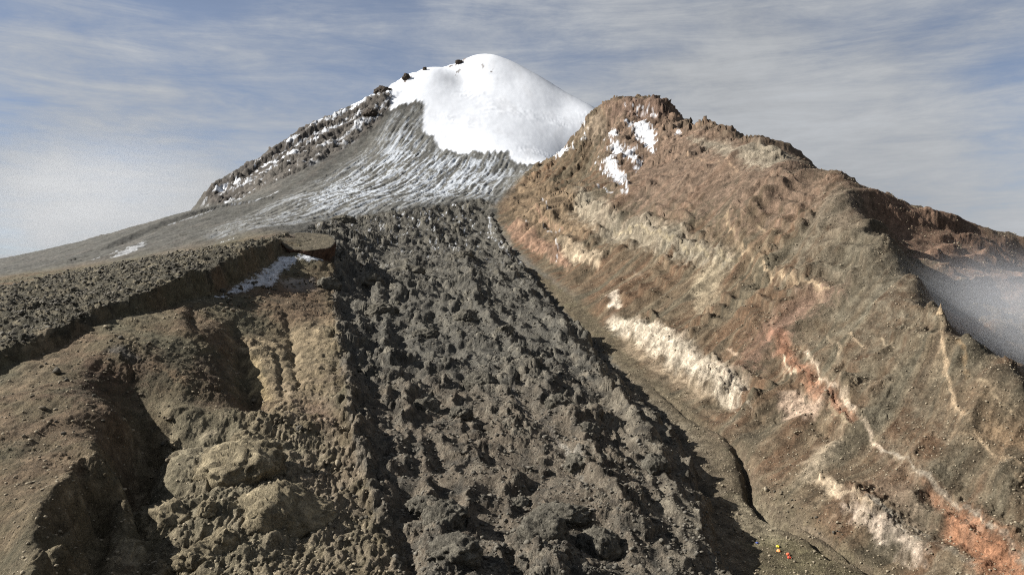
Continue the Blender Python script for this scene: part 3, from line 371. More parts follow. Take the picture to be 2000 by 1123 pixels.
 ([(-106.1, 402.7), (-99.8, 398.0), (-93.6, 393.7), (-87.6, 389.1), (-84.6, 378.2), (-81.9, 368.2), (-79.1, 357.8), (-76.5, 348.0), (-74.1, 339.1), (-82.1, 336.3), (-85.6, 346.0),
   (-89.2, 355.7), (-92.9, 365.7), (-96.6, 375.7), (-101.0, 387.8)],
  (140, 120, 94), 10, 0.5),
 ([(-103.0, 500.5), (-96.6, 476.7), (-91.4, 457.9), (-86.1, 438.0), (-82.9, 428.2), (-78.7, 413.0), (-75.9, 404.8), (-72.2, 391.1), (-69.3, 381.7), (-65.9, 369.4), (-63.8, 363.6),
   (-62.1, 360.2), (-58.5, 345.1), (-56.6, 340.0), (-53.7, 329.0), (-51.9, 323.8), (-49.8, 316.5), (-47.7, 309.2), (-42.8, 305.8), (-38.6, 307.4), (-34.2, 307.1), (-29.8, 306.9),
   (-25.4, 306.9), (-21.1, 308.2), (-16.7, 308.7), (-12.3, 308.7), (-7.9, 310.2), (-3.5, 311.0), (1.0, 312.3), (5.5, 314.7), (9.9, 313.1), (14.4, 312.6), (18.9, 313.1), (23.4, 313.6),
   (28.0, 314.7), (32.6, 315.5), (37.2, 316.3), (41.8, 317.1), (46.4, 317.6), (50.7, 316.0), (55.2, 315.5), (60.6, 320.3), (65.6, 322.7), (70.9, 325.4), (75.9, 327.1), (81.2, 329.6),
   (86.9, 333.5), (92.7, 337.1), (103.9, 359.0), (104.5, 368.8), (105.0, 378.2), (105.8, 389.5), (106.9, 402.1), (107.9, 415.1), (108.7, 427.5), (108.9, 438.4), (109.3, 450.7),
   (110.1, 465.3), (110.6, 479.1), (111.4, 495.1), (110.1, 511.1), (108.2, 525.9), (98.7, 503.5), (99.1, 531.7), (94.5, 534.4), (92.7, 554.5), (89.7, 569.6), (92.7, 626.7), (77.5, 579.7),
   (67.1, 561.0), (59.8, 567.7), (51.6, 565.8), (43.4, 562.0), (34.9, 554.0), (26.1, 534.8), (18.7, 538.0), (11.3, 548.9), (3.5, 551.2), (-4.2, 549.4), (-12.0, 547.5), (-19.7, 548.5),
   (-27.6, 550.8), (-35.3, 549.8), (-42.6, 543.4), (-50.4, 544.3), (-58.3, 546.2), (-66.0, 545.7), (-71.4, 529.0), (-79.1, 530.4), (-87.5, 536.2), (-93.2, 525.0), (-97.8, 510.3)],
  (116, 101, 80), 60, 0.8),
 ([(80.1, 733.2), (84.8, 703.7), (88.6, 672.0), (92.2, 644.9), (96.0, 622.5), (100.4, 601.0), (104.3, 579.7), (107.9, 559.6), (111.5, 542.1), (111.7, 518.5), (111.4, 495.1), (110.1, 475.9),
   (109.4, 459.8), (108.2, 442.8), (105.7, 423.2), (106.7, 417.9), (105.5, 404.4), (104.2, 391.1), (103.0, 378.8), (102.2, 368.5), (95.8, 338.5), (89.3, 334.6), (82.8, 330.4), (76.9, 327.6),
   (71.1, 325.4), (71.3, 332.3), (71.0, 337.4), (71.8, 347.7), (72.8, 359.6), (73.9, 372.5), (74.0, 380.4), (74.4, 390.4), (75.8, 406.5), (75.0, 416.5), (74.1, 427.1), (74.1, 443.5),
   (73.5, 457.2), (72.3, 468.8), (70.6, 488.1), (69.2, 512.4), (67.0, 534.8), (64.3, 555.9), (65.3, 574.8), (70.8, 635.2)],
  (122, 112, 92), 15, 0.7),
 ([(120.0, 434.0), (128.1, 438.0), (135.7, 439.8), (137.2, 429.6), (138.4, 419.3), (140.2, 411.6), (130.1, 389.1), (123.7, 392.7), (117.1, 396.0), (118.1, 408.2), (119.1, 421.1)],
  (160, 146, 112), 6, 0.5),
 ([(123.6, 400.7), (128.4, 396.4), (133.0, 391.7), (137.6, 387.8), (142.2, 383.9), (148.8, 385.9), (150.7, 380.1), (148.6, 365.1), (150.3, 359.6), (144.5, 359.3), (138.9, 359.3),
   (133.2, 359.0), (128.6, 361.7), (122.1, 359.3), (116.1, 358.1), (111.1, 359.9), (114.8, 371.9), (119.4, 386.8)],
  (104, 96, 62), 8, 0.6)]
# thin bands: (line, colour, half width, strength)
BANDS = [([(208.1, 562.9), (205.1, 543.0), (202.7, 525.5), (201.3, 505.2), (201.1, 488.9), (199.9, 471.2), (199.8, 457.2), (198.4, 444.7), (198.2, 435.4), (197.9, 426.4)], (200, 178, 150), 1.6,
  1.0),
 ([(197.9, 426.4), (202.5, 420.0), (202.5, 410.9), (202.3, 401.7), (201.6, 392.1), (203.6, 387.5), (205.1, 382.0), (206.7, 377.2), (207.6, 371.3), (208.2, 363.9), (208.8, 356.9),
   (209.5, 350.4), (209.9, 343.7), (210.4, 337.4), (209.2, 328.7), (208.1, 320.6)],
  (164, 152, 132), 1.3, 0.9),
 ([(193.3, 486.4), (193.4, 470.0), (193.4, 454.5)], (176, 160, 126), 1.3, 0.6), ([(194.4, 570.5), (194.0, 556.3), (193.4, 542.1)], (205, 188, 155), 1.2, 1.0),
 ([(166.1, 430.7), (166.8, 418.6), (167.1, 406.1), (168.9, 398.0), (171.8, 393.1), (173.9, 386.5)], (210, 185, 150), 1.0, 1.0),
 ([(174.1, 392.4), (177.2, 386.5), (180.3, 380.7), (183.2, 375.0), (185.5, 368.8), (188.0, 363.3), (190.0, 357.2), (191.9, 351.3), (193.5, 346.0), (194.7, 340.2), (195.6, 334.3)],
  (158, 148, 130), 2.0, 0.9),
 ([(182.2, 383.0), (184.9, 378.5), (187.6, 374.1), (189.8, 369.1), (191.3, 362.9), (192.4, 356.3), (193.5, 350.1), (194.6, 344.0)], (140, 130, 112), 1.5, 0.7),
 ([(284.7, 528.6), (255.2, 472.4), (248.5, 458.7), (244.4, 449.9), (240.7, 440.6), (236.7, 430.7), (231.3, 412.7), (229.6, 402.7), (229.1, 395.0), (229.2, 387.2), (229.5, 379.8),
   (230.1, 372.8), (230.8, 366.3), (232.1, 361.1)],
  (186, 160, 124), 1.5, 0.85),
 ([(247.0, 424.6), (246.0, 414.4), (244.8, 404.4), (244.6, 396.4), (245.8, 388.1), (248.4, 382.6)], (186, 164, 128), 1.3, 0.8),
 ([(261.2, 477.9), (256.6, 461.4), (252.6, 446.5), (249.2, 438.0), (245.4, 428.9)], (170, 140, 98), 1.6, 0.6), ([(238.6, 515.4), (236.3, 493.4)], (178, 158, 126), 1.0, 0.8),
 ([(222.2, 562.0), (219.8, 544.8), (217.6, 529.0), (211.3, 513.7)], (182, 160, 128), 1.2, 0.8), ([(225.7, 540.2), (227.1, 527.2), (229.0, 516.3)], (176, 152, 120), 1.0, 0.8),
 ([(238.8, 888.6), (229.9, 841.4), (224.7, 785.5), (225.7, 746.9), (223.2, 694.3), (224.6, 672.0), (226.5, 652.5), (228.5, 634.7), (232.4, 621.5), (236.0, 608.6), (240.5, 598.5)],
  (186, 160, 124), 2.0, 0.85),
 ([(268.2, 1069.6), (272.3, 1020.5), (276.8, 978.6)], (182, 152, 120), 2.2, 0.8), ([(292.3, 1337.1), (269.3, 1102.4)], (176, 146, 112), 2, 0.6),
 ([(245.4, 795.4), (250.5, 764.0), (247.9, 734.5)], (170, 146, 112), 1.6, 0.7),
 ([(142.9, 1111.7), (153.9, 1056.3), (164.8, 1012.0), (174.7, 970.4), (182.4, 935.2), (190.6, 907.4), (196.9, 875.3), (205.4, 840.7), (210.2, 797.4), (216.3, 764.6)], (182, 164, 126), 2.2,
  0.6),
 ([(142.1, 921.2), (145.7, 885.6)], (196, 172, 144), 2.2, 0.8), ([(165.8, 614.2), (170.1, 588.0)], (200, 172, 140), 1.8, 0.8),
 ([(28.6, 1481.3), (51.1, 1323.7), (79.5, 1236.7)], (168, 130, 104), 3, 0.7), ([(158.2, 534.8), (160.1, 529.9)], (222, 205, 175), 1.5, 0.9),
 ([(208.9, 1464.0), (170.1, 1181.0)], (238, 240, 243), 1.2, 0.9), ([(60.0, 1697.0), (59.5, 1360.9), (63.2, 1311.6)], (238, 240, 243), 1.2, 0.5),
 ([(66.1, 1210.1), (66.3, 1146.8), (62.3, 1127.7)], (238, 240, 243), 0.8, 0.5), ([(151.2, 1425.2), (162.4, 1263.0), (170.7, 1195.9)], (238, 240, 243), 1.5, 0.7),
 ([(-43.4, 1498.8), (-35.0, 1360.9), (-11.9, 1238.8), (3.7, 1158.4), (17.7, 1099.7)], (238, 240, 243), 1.8, 0.7), ([(0.0, 1405.0), (30.1, 1337.1)], (238, 240, 243), 0.7, 0.5),
 ([(38.4, 1327.1), (58.7, 1268.3), (79.4, 1235.7)], (238, 240, 243), 1.0, 0.5), ([(372.0, 1428.8), (383.1, 1370.1)], (238, 240, 243), 1.5, 0.8),
 ([(-565.3, 1598.8), (-549.6, 1628.6), (-535.5, 1665.9), (-536.6, 1814.8)], (238, 240, 243), 4, 0.6),
 ([(-599.6, 1392.1), (-593.2, 1425.2), (-586.7, 1460.3), (-580.5, 1498.8), (-577.4, 1548.6)], (238, 240, 243), 3, 0.5), ([(-349.7, 954.3), (-329.0, 947.9)], (238, 240, 243), 2, 0.8),
 ([(-523.3, 992.7), (-533.1, 1043.0), (-542.5, 1096.0)], (238, 240, 243), 2, 0.6),
 ([(-740.7, 2133.9), (-720.5, 2155.5), (-699.2, 2175.4), (-679.8, 2203.0), (-625.7, 2212.3)], (238, 240, 243), 12, 0.9),
 ([(-673.7, 2381.8), (-650.7, 2409.9), (-626.0, 2434.3), (-602.7, 2467.2), (-565.1, 2488.0), (-526.0, 2504.8), (-485.5, 2517.4)], (238, 240, 243), 13, 0.85),
 ([(-567.4, 2322.6), (-546.6, 2361.9), (-523.2, 2393.8), (-497.0, 2416.0), (-469.5, 2434.3), (-444.5, 2469.3), (-419.3, 2509.0)], (238, 240, 243), 8, 0.6),
 ([(-783.2, 2137.4), (-762.1, 2155.5), (-739.9, 2171.8)], (238, 240, 243), 7, 0.6),
 ([(-588.0, 2540.8), (-563.3, 2577.3), (-537.3, 2612.1), (-511.0, 2649.7), (-474.7, 2786.5)], (238, 240, 243), 16, 0.95), ([(-483.5, 2426.2), (-446.0, 2477.6)], (238, 240, 243), 6, 0.6),
 ([(-425.4, 2545.1), (-401.6, 2658.6)], (238, 240, 243), 8, 0.7),
 ([(-505.4, 1965.4), (-501.1, 2051.3), (-498.0, 2151.8), (-494.6, 2263.0), (-479.8, 2332.4), (-458.9, 2379.8)], (118, 104, 92), 10, 0.35),
 ([(-238.7, 3094.6), (-191.9, 3141.7)], (105, 85, 68), 9, 0.95), ([(-206.9, 3007.6), (-195.6, 3043.1)], (110, 95, 80), 5, 0.8),
 ([(-118.1, 3061.1), (-106.5, 3012.6)], (120, 105, 90), 3, 0.7), ([(-86.9, 3002.5), (-77.1, 2997.5)], (95, 80, 66), 5, 0.9), ([(-341.2, 3032.9), (-317.2, 3045.7)], (90, 80, 70), 6, 0.9),
 ([(253.2, 3030.4), (316.6, 2985.0)], (110, 105, 95), 5, 0.7), ([(-386.4, 2862.3), (-372.0, 2893.7)], (100, 84, 70), 8, 0.9), ([(-210.5, 2977.5), (-190.6, 2965.0)], (120, 105, 92), 3, 0.7),
 ([(29.4, 457.9), (35.0, 435.8), (34.5, 413.4), (38.9, 403.1)], (176, 168, 152), 3, 0.8), ([(0.0, 550.8), (3.4, 528.6), (6.5, 508.6), (12.9, 500.1)], (165, 158, 148), 2.5, 0.7),
 ([(18.6, 482.8), (24.1, 468.8), (29.2, 454.9)], (150, 142, 130), 2, 0.6),
 ([(-179.7, 798.8), (-164.7, 740.6), (-146.4, 665.8), (-133.9, 616.3), (-126.0, 587.0), (-121.2, 571.5), (-111.6, 531.2), (-106.3, 511.6), (-100.4, 488.1), (-94.0, 462.6), (-90.1, 449.2),
   (-84.9, 428.5), (-80.1, 413.7), (-76.3, 403.8), (-70.0, 383.3), (-65.6, 372.5), (-61.8, 364.2)],
  (142, 132, 116), 3, 0.6),
 ([(128.7, 526.8), (131.4, 511.1), (134.3, 497.6), (140.2, 495.5), (140.0, 480.4), (139.0, 463.3), (138.0, 447.3), (139.4, 433.6), (140.8, 421.1), (143.7, 414.1), (146.2, 406.1),
   (148.5, 398.4), (150.1, 389.1), (152.5, 382.6), (155.3, 377.5), (159.2, 375.3), (159.7, 365.4), (164.3, 365.1)],
  (120, 102, 82), 4, 0.6),
 ([(142.4, 417.9), (145.8, 409.9), (148.9, 401.7), (151.9, 393.7), (154.7, 388.1), (157.0, 381.7), (159.8, 376.6), (162.4, 371.6), (165.0, 366.6)], (136, 120, 98), 1.6, 0.6),
 ([(138.7, 431.4), (140.5, 420.4), (143.7, 414.1), (146.1, 405.8), (148.4, 398.0), (150.1, 389.1), (152.5, 382.6), (155.3, 377.5), (156.7, 366.6), (159.9, 360.5)], (84, 76, 60), 1.4, 0.6)]
# rock crags and boulders standing on the ground
CRAGS = [(-129.5, 375.0, 23, 0.75, 1.0, 0.55, 'rock_dome', 'large rounded grooved rock dome in the middle of the brown foreground slope'),
 (-99.2, 339.1, 23, 0.8, 1.0, 0.55, 'rock_dome', 'broad grooved rock dome with a black shadow on its right, below the larger dome'),
 (-144.8, 335.1, 16, 0.85, 1.1, 0.35, 'rock_dome', 'grooved rock dome beside the lower black hollow'),
 (-179.0, 423.9, 5.5, 1.1, 1.0, 0.35, 'rock_crag', 'single pale crag casting a round shadow, right of the upper black hollow'),
 (-127.9, 333.2, 5, 1.1, 0.8, 0.35, 'rock_crag', 'small upright crag between two grooved domes on the foreground slope'),
 (-115.6, 314.4, 7, 1.0, 1.0, 0.35, 'rock_crag', 'low crag under the small upright crag in the foreground'),
 (-121.8, 308.2, 9, 0.9, 1.2, 0.35, 'rock_crag', 'dark rock hump at the bottom edge, left of the broad grooved dome'),
 (-140.2, 419.3, 8, 0.8, 1.2, 0.35, 'rock_crag', 'blocky crag above the large rounded dome'),
 (257.0, 477.1, 2.4, 2.2, 0.8, 0.25, 'rock_pinnacle', 'pale pointed rock pinnacle standing on the dark spur beside the mist'),
 (-211.7, 880.4, 9, 0.9, 1.0, 0.35, 'lava_mound', 'dark round lava mound right of the snow under the flat-topped rock'),
 (-159.5, 873.8, 17, 0.8, 1.1, 0.35, 'lava_mound', 'large dark lava mound in the upper left of the lava flow'),
 (-132.2, 979.4, 16, 0.7, 1.6, 0.35, 'lava_mound', 'pale-faced lava mound near the top centre of the lava flow'),
 (-282.8, 1324.8, 15, 0.7, 1.5, 0.35, 'lava_mound', 'lava knob on the skyline of the flow below the grey ice'),
 (-66.4, 1086.8, 12, 0.8, 1.2, 0.35, 'lava_mound', 'lava knob low on the upper right part of the flow'),
 (-124.5, 759.5, 12, 0.8, 1.3, 0.35, 'lava_mound', 'rubbly lava mound below the large dark mound'),
 (-185.2, 800.1, 12, 0.8, 1.0, 0.35, 'lava_mound', 'lava mound on the left edge of the flow casting a shadow to the right'),
 (-42.6, 736.3, 10, 0.85, 1.3, 0.35, 'lava_mound', 'lava mound with a black pocket of shadow at the centre of the flow'),
 (-6.6, 688.5, 9, 0.9, 0.9, 0.35, 'lava_mound', 'pale cone-shaped lava mound right of the centre of the flow'),
 (-74.2, 679.3, 8, 0.7, 1.6, 0.35, 'lava_mound', 'low wide lava hump left of the centre of the flow'),
 (-23.3, 557.3, 11, 0.9, 1.2, 0.35, 'lava_mound', 'tall grey lava mound with deep shadow, halfway down the flow'),
 (-54.9, 502.6, 9, 0.9, 1.1, 0.35, 'lava_mound', 'dark lava mound in the left half, halfway down the flow'),
 (-31.5, 489.3, 7, 0.9, 1.0, 0.35, 'lava_mound', 'small dark lava mound above a square black shadow'),
 (29.6, 512.0, 8, 0.9, 1.1, 0.35, 'lava_mound', 'lava mound on the right half of the flow above a white streak'),
 (45.1, 467.6, 8, 0.9, 0.9, 0.35, 'lava_mound', 'steep lava knob left of the smooth right bank of the flow'),
 (35.7, 426.8, 8, 0.9, 1.0, 0.35, 'lava_mound', 'lava mound crossed by the white streak on the right of the flow'),
 (-29.2, 348.9, 9, 1.0, 1.2, 0.35, 'lava_mound', 'tall lava tower with a hollow and a large black shadow in the lower flow'),
 (-40.2, 367.9, 7, 0.8, 1.3, 0.35, 'lava_mound', 'knobbly lava mound just above the tall tower of the lower flow'),
 (13.7, 343.4, 11, 1.0, 1.0, 0.35, 'lava_mound', 'big pale ribbed lava mound at the bottom centre of the flow'),
 (37.7, 345.4, 10, 1.0, 1.0, 0.35, 'lava_mound', 'ribbed lava mound at the bottom right of the flow, beside the biggest one'),
 (-22.3, 316.0, 9, 0.8, 1.3, 0.35, 'lava_mound', 'rounded lava mound at the bottom edge below the tall tower'),
 (22.5, 368.5, 8, 0.7, 2.0, 0.35, 'lava_mound', 'long low lava hump across the lower flow'), (2.5, 386.8, 5, 0.9, 1.2, 0.35, 'lava_mound', 'small lava knob in the middle of the lower flow'),
 (77.3, 429.6, 8, 0.9, 1.0, 0.35, 'lava_mound', 'crag on the right rim of the flow above the curved black shadow'),
 (96.6, 484.8, 6, 1.0, 0.9, 0.35, 'lava_mound', 'knob on the right rim of the flow beside the brown valley floor'),
 (-383.1, 2879.2, 13, 1.1, 1.1, 0.3, 'rock_crag', 'dark crag on the snowy skyline left of the summit'),
 (-446.9, 2758.6, 24, 0.8, 1.2, 0.35, 'rock_crag', 'large dark crag where the rocky rib meets the white glacier'),
 (-206.6, 3120.7, 12, 1.0, 1.2, 0.35, 'rock_crag', 'brown rocks on the skyline just left of the summit'),
 (-325.1, 2975.0, 8, 1.1, 1.1, 0.3, 'rock_crag', 'small dark rock on the skyline between the summit and the crags'),
 (-448.8, 2511.1, 20, 0.7, 1.2, 0.4, 'rock_crag', 'brown crag under the large one at the edge of the glacier')]
BOULDERS = [(-238.0, 485.2, 2.0, 1.0, 'round boulder with a long shadow alone on the upper brown slope'), (-259.3, 508.6, 2.0, 0.8, 'pale boulder upslope of the round boulder on the brown slope'),
 (-98.7, 390.8, 2.2, 1.9, 'upright brown rock pillar on the gully slope beside the lava levee'),
 (-87.8, 403.1, 2.0, 1.6, 'pale upright boulder near the foot of the lava levee, right of the brown pillar'),
 (-92.7, 400.7, 1.2, 0.9, 'small dark boulder between the two upright rocks by the lava levee'), (-236.7, 423.2, 1.8, 0.7, 'dark slab boulder left of the reddish patch on the brown slope'),
 (-228.0, 387.2, 2.2, 0.6, 'grey flat boulder on the left slope above the black hollow'), (-248.3, 434.0, 3.2, 0.9, 'outcropping boulder with shadow low on the left brown slope'),
 (-241.2, 400.1, 1.8, 0.7, 'small grey boulder at the left edge of the brown slope'), (-115.1, 441.0, 2.8, 0.8, 'large block at the foot of the yellow eroded slope'),
 (-115.0, 431.1, 2.2, 0.8, 'block in front of the largest one at the foot of the yellow slope'), (-159.5, 493.4, 2.2, 0.8, 'dark block beside the deep gully shadow'),
 (-79.9, 374.4, 1.7, 0.9, 'grey round boulder on the slope below the two upright rocks'), (140.8, 441.7, 1.8, 0.9, 'pale boulder on the bank of the dry stream bed')]
BOULDER_FIELDS = [([(-240.9, 585.6), (-243.8, 611.7), (-246.7, 639.5), (-246.8, 665.8), (-243.5, 684.5), (-239.1, 701.9), (-234.9, 730.8), (-231.6, 766.6), (-207.0, 707.8), (-206.6, 669.7), (-209.4, 644.9),
   (-210.5, 617.9), (-214.5, 603.0), (-219.3, 591.5), (-223.4, 579.2)],
  60, 1.0, 2.6, 'dark block in the boulder field below the snow at the cliff foot', 'boulders below the shaded cliff', 1),
 ([(-249.4, 825.3), (-237.2, 826.0), (-225.4, 828.1), (-213.6, 830.9), (-200.6, 832.3), (-186.5, 828.8), (-180.7, 780.9), (-193.3, 777.6), (-203.9, 767.2), (-213.9, 756.3), (-230.7, 788.8)],
  34, 1.0, 2.6, 'brown block in the rubble below the flat-topped rock', 'boulders below the flat-topped rock', 2),
 ([(-156.6, 487.3), (-132.6, 438.7), (-123.9, 438.0), (-115.8, 435.8), (-108.2, 435.4), (-100.7, 435.1), (-97.8, 422.5), (-104.8, 423.5), (-111.7, 423.9), (-118.8, 425.0), (-125.7, 425.0),
   (-132.9, 426.4), (-140.9, 429.6)],
  30, 0.7, 1.8, 'block in the rubble at the foot of the yellow eroded slope', 'boulders at the foot of the yellow slope', 3),
 ([(-271.1, 430.4), (-268.7, 436.5), (-266.4, 443.2), (-264.8, 451.4), (-263.1, 459.8), (-261.2, 468.4), (-258.1, 475.1), (-254.0, 480.4), (-250.2, 486.4), (-243.7, 489.7), (-238.3, 495.5),
   (-233.9, 503.9), (-229.6, 513.3), (-224.2, 520.7), (-215.7, 518.9), (-209.0, 521.5), (-205.9, 533.9), (-201.1, 507.3), (-198.4, 487.3), (-196.7, 470.8), (-198.8, 462.9), (-201.4, 456.4),
   (-204.5, 451.4), (-208.0, 447.7), (-210.9, 442.8), (-212.1, 434.7), (-198.7, 397.7), (-200.0, 391.1), (-200.3, 383.0), (-198.5, 371.3), (-196.0, 358.7), (-194.9, 349.8), (-194.7, 342.8),
   (-194.1, 335.4), (-193.1, 327.6), (-191.8, 319.8), (-191.1, 312.9), (-191.0, 307.4), (-192.0, 303.8), (-193.5, 301.0), (-198.1, 308.7), (-203.4, 317.6), (-209.1, 327.1), (-215.3, 337.4),
   (-221.9, 348.3), (-228.8, 359.9), (-236.0, 371.9), (-243.4, 384.3), (-250.8, 396.7), (-259.1, 410.6)],
  44, 0.6, 1.6, 'grey boulder scattered on the brown slope above the black hollows', 'boulders on the upper brown slope', 4),
 ([(-201.9, 442.4), (-189.4, 439.8), (-185.7, 432.5), (-183.9, 429.6), (-181.9, 426.0), (-179.6, 422.1), (-164.0, 386.5), (-171.5, 392.4), (-187.7, 417.2), (-190.2, 421.4), (-192.3, 425.0),
   (-195.3, 430.4), (-198.0, 435.1)],
  20, 0.7, 1.9, 'grey block on the right rim of the upper black hollow', 'boulders on the rim of the upper hollow', 5),
 ([(-106.1, 402.7), (-101.0, 405.5), (-95.1, 405.5), (-89.4, 406.1), (-83.1, 403.8), (-78.9, 394.1), (-74.1, 380.4), (-69.2, 366.0), (-66.3, 360.8), (-62.2, 349.2), (-58.5, 338.8),
   (-54.9, 328.2), (-58.7, 326.0), (-62.5, 324.1), (-66.1, 321.4), (-69.1, 316.0), (-72.0, 311.0), (-75.8, 318.7), (-79.8, 326.5), (-83.6, 333.5), (-88.1, 342.8), (-92.5, 351.0),
   (-95.4, 362.0), (-98.3, 372.8), (-101.8, 386.2)],
  40, 0.6, 1.5, 'pale stone on the slope left of the lava levee', 'stones beside the lava levee', 6),
 ([(114.0, 443.2), (117.1, 433.6), (119.7, 423.2), (119.2, 412.0), (118.6, 401.1), (110.1, 389.1), (107.9, 399.7), (105.7, 410.9), (109.9, 427.5)], 20, 0.6, 1.4,
  'dark block on the valley floor beside the curved shadow of the lava bank', 'blocks below the lava bank', 7),
 ([(140.0, 463.3), (143.3, 450.3), (147.3, 440.6), (148.8, 430.7), (150.1, 420.7), (151.4, 411.3), (153.0, 403.4), (155.8, 395.7), (158.8, 389.1), (162.4, 384.3), (166.3, 380.4),
   (160.6, 382.3), (156.0, 387.2), (151.7, 393.4), (149.3, 400.4), (146.5, 406.8), (143.9, 414.4), (140.5, 420.4), (140.2, 433.2), (139.8, 446.9)],
  24, 0.5, 1.3, 'stone on the far bank of the dry stream bed', 'stones along the stream bed', 8)]
TENTS = [(120.3, 390.8, 1.6, (20, 50, 120), 'small dark blue tent standing apart on the valley floor'),
 (128.5, 385.2, 1.7, (214, 190, 40), 'yellow dome tent, highest of the cluster on the valley floor'), (127.7, 381.4, 1.9, (240, 150, 80), 'pale orange dome tent just below the yellow one'),
 (130.7, 377.2, 1.7, (225, 85, 35), 'orange dome tent on the right of the camp, upper of two'),
 (130.3, 374.7, 1.7, (205, 62, 25), 'red-orange dome tent on the right of the camp, lower of two')]
TABLE = [(-260.0, 885, 53.8), (-242.7, 862, 41.8), (-219.5, 860, 40.1), (-198.1, 868, 43.2), (-199.0, 905, 53.2), (-222.1, 965, 64.2), (-259.7, 990, 68.4), (-268.3, 940, 61.9)]
# ---------------------------------------------------------------- numeric helpers (map space, metres)
_rng = np.random.default_rng(7)
_PERM = _rng.permutation(4096).astype(np.int32)
_GA = (_rng.random(4096) * 2 * np.pi).astype(np.float32)
_GX, _GY = np.cos(_GA), np.sin(_GA)
_R1, _R2 = _rng.random(4096).astype(np.float32), _rng.random(4096).astype(np.float32)


def _hash(ix, iy, seed):
    return _PERM[(_PERM[(ix + seed * 57) & 4095] + iy + seed * 131) & 4095]


def gnoise(x, y, seed=0):
    """gradient noise, about -0.7..0.7"""
    xf, yf = np.floor(x), np.floor(y)
    ix, iy = xf.astype(np.int32), yf.astype(np.int32)
    fx, fy = (x - xf).astype(np.float32), (y - yf).astype(np.float32)
    u = fx * fx * fx * (fx * (fx * 6 - 15) + 10)
    v = fy * fy * fy * (fy * (fy * 6 - 15) + 10)
    def g(dx, dy):
        h = _hash(ix + dx, iy + dy, seed)
        return _GX[h] * (fx - dx) + _GY[h] * (fy - dy)
    a = g(0, 0); b = g(1, 0); c = g(0, 1); d = g(1, 1)
    t = a + u * (b - a)
    return t + v * (c + u * (d - c) - t)


_G3 = _rng.normal(size=(4096, 3)); _G3 = (_G3 / np.linalg.norm(_G3, axis=1)[:, None]).astype(np.float32)
_G3X, _G3Y, _G3Z = [np.ascontiguousarray(_G3[:, k]) for k in range(3)]


def gnoise3(x, y, z, seed=0):
    fl_ = [np.floor(q) for q in (x, y, z)]
    ix, iy, iz = [q.astype(np.int32) for q in fl_]
    f = [(q - g).astype(np.float32) for q, g in zip((x, y, z), fl_)]
    u, v, w = [t * t * (3 - 2 * t) for t in f]
    out = 0
    for dx in (0, 1):
        wx = u if dx else 1 - u
        px = _PERM[(ix + dx + seed * 57) & 4095]
        for dy in (0, 1):
            wy = wx * (v if dy else 1 - v)
            py = _PERM[(px + iy + dy + seed * 131) & 4095]
            for dz in (0, 1):
                h = _PERM[(py + iz + dz) & 4095]
                out = out + (_G3X[h] * (f[0] - dx) + _G3Y[h] * (f[1] - dy) + _G3Z[h] * (f[2] - dz)) * (wy * (w if dz else 1 - w))
    return out


def fbm3(x, y, z, octv, seed=0, gain=.5):
    s = 0; a = 1.1
    for k in range(octv):
        s = s + a * gnoise3(x, y, z, seed + k * 3)
        x, y, z = x * 2.03 + 11.3, y * 2.03 + 5.7, z * 2.03 + 2.9; a *= gain
    return s


def ridged3(x, y, z, octv, seed=0, gain=.55):
    s = 0; a = 1.0; wt_ = 1.0
    for k in range(octv):
        n = 1 - np.abs(gnoise3(x, y, z, seed + k * 3)) * 2.0
        n = n * n * wt_
        s = s + a * n
        wt_ = np.clip(n * 1.5, 0, 1)
        x, y, z = x * 2.07 + 3.1, y * 2.07 + 9.2, z * 2.07 + 4.4; a *= gain
    return s


def blocks3(x, y, z, seed=0):
    """angular blocks: random value per block, closeness to the joints (0 in the joint), tilt of the block's face"""
    ix, iy, iz = [np.floor(q - .5).astype(np.int32) for q in (x, y, z)]
    f1 = np.full(x.shape, 9.0, np.float32); f2 = f1.copy()
    hid = np.zeros(x.shape, np.int32); ox = np.zeros(x.shape, np.float32); oy = ox.copy(); oz = ox.copy()
    for dx in (0, 1):
        px = _PERM[(ix + dx + seed * 57) & 4095]
        for dy in (0, 1):
            py = _PERM[(px + iy + dy + seed * 131) & 4095]
            for dz in (0, 1):
                h = _PERM[(py + iz + dz) & 4095]
                ax = (x - (ix + dx + .15 + .7 * _R1[h])).astype(np.float32)
                ay = (y - (iy + dy + .15 + .7 * _R2[h])).astype(np.float32)
                az = (z - (iz + dz + .15 + .7 * _R1[_PERM[h]])).astype(np.float32)
                d = ax * ax + ay * ay + az * az
                near = d < f1
                f2 = np.where(near, f1, np.minimum(f2, d))
                hid = np.where(near, h, hid); ox = np.where(near, ax, ox); oy = np.where(near, ay, oy); oz = np.where(near, az, oz)
                f1 = np.where(near, d, f1)
    tilt = _G3X[hid] * ox + _G3Y[hid] * oy + _G3Z[hid] * oz
    return _R2[_PERM[hid]], np.clip((np.sqrt(f2) - np.sqrt(f1)) * 5, 0, 1), tilt


def in_chunks(fn, *arrs, n=24):
    """run a vector function on slices of the land in parallel"""
    from concurrent.futures import ThreadPoolExecutor
    cut = np.array_split(np.arange(len(arrs[0])), n)
    with ThreadPoolExecutor(4) as ex:
        res = list(ex.map(lambda i: fn(*[a_[i] for a_ in arrs]), cut))
    if isinstance(res[0], tuple):
        out = []
        for k in range(len(res[0])):
            if isinstance(res[0][k], dict):
                out.append({q: np.concatenate([r[k][q] for r in res]) for q in res[0][k]})
            else:
                out.append(np.concatenate([r[k] for r in res]))
        return tuple(out)
    return np.concatenate(res)


def fbm(x, y, octv, seed=0, gain=0.5, lac=2.03):
    s = 0; a = 1.0
    for k in range(octv):
        s = s + a * gnoise(x, y, seed + k * 3)
        x = x * lac + 11.3; y = y * lac + 5.7; a *= gain
    return s


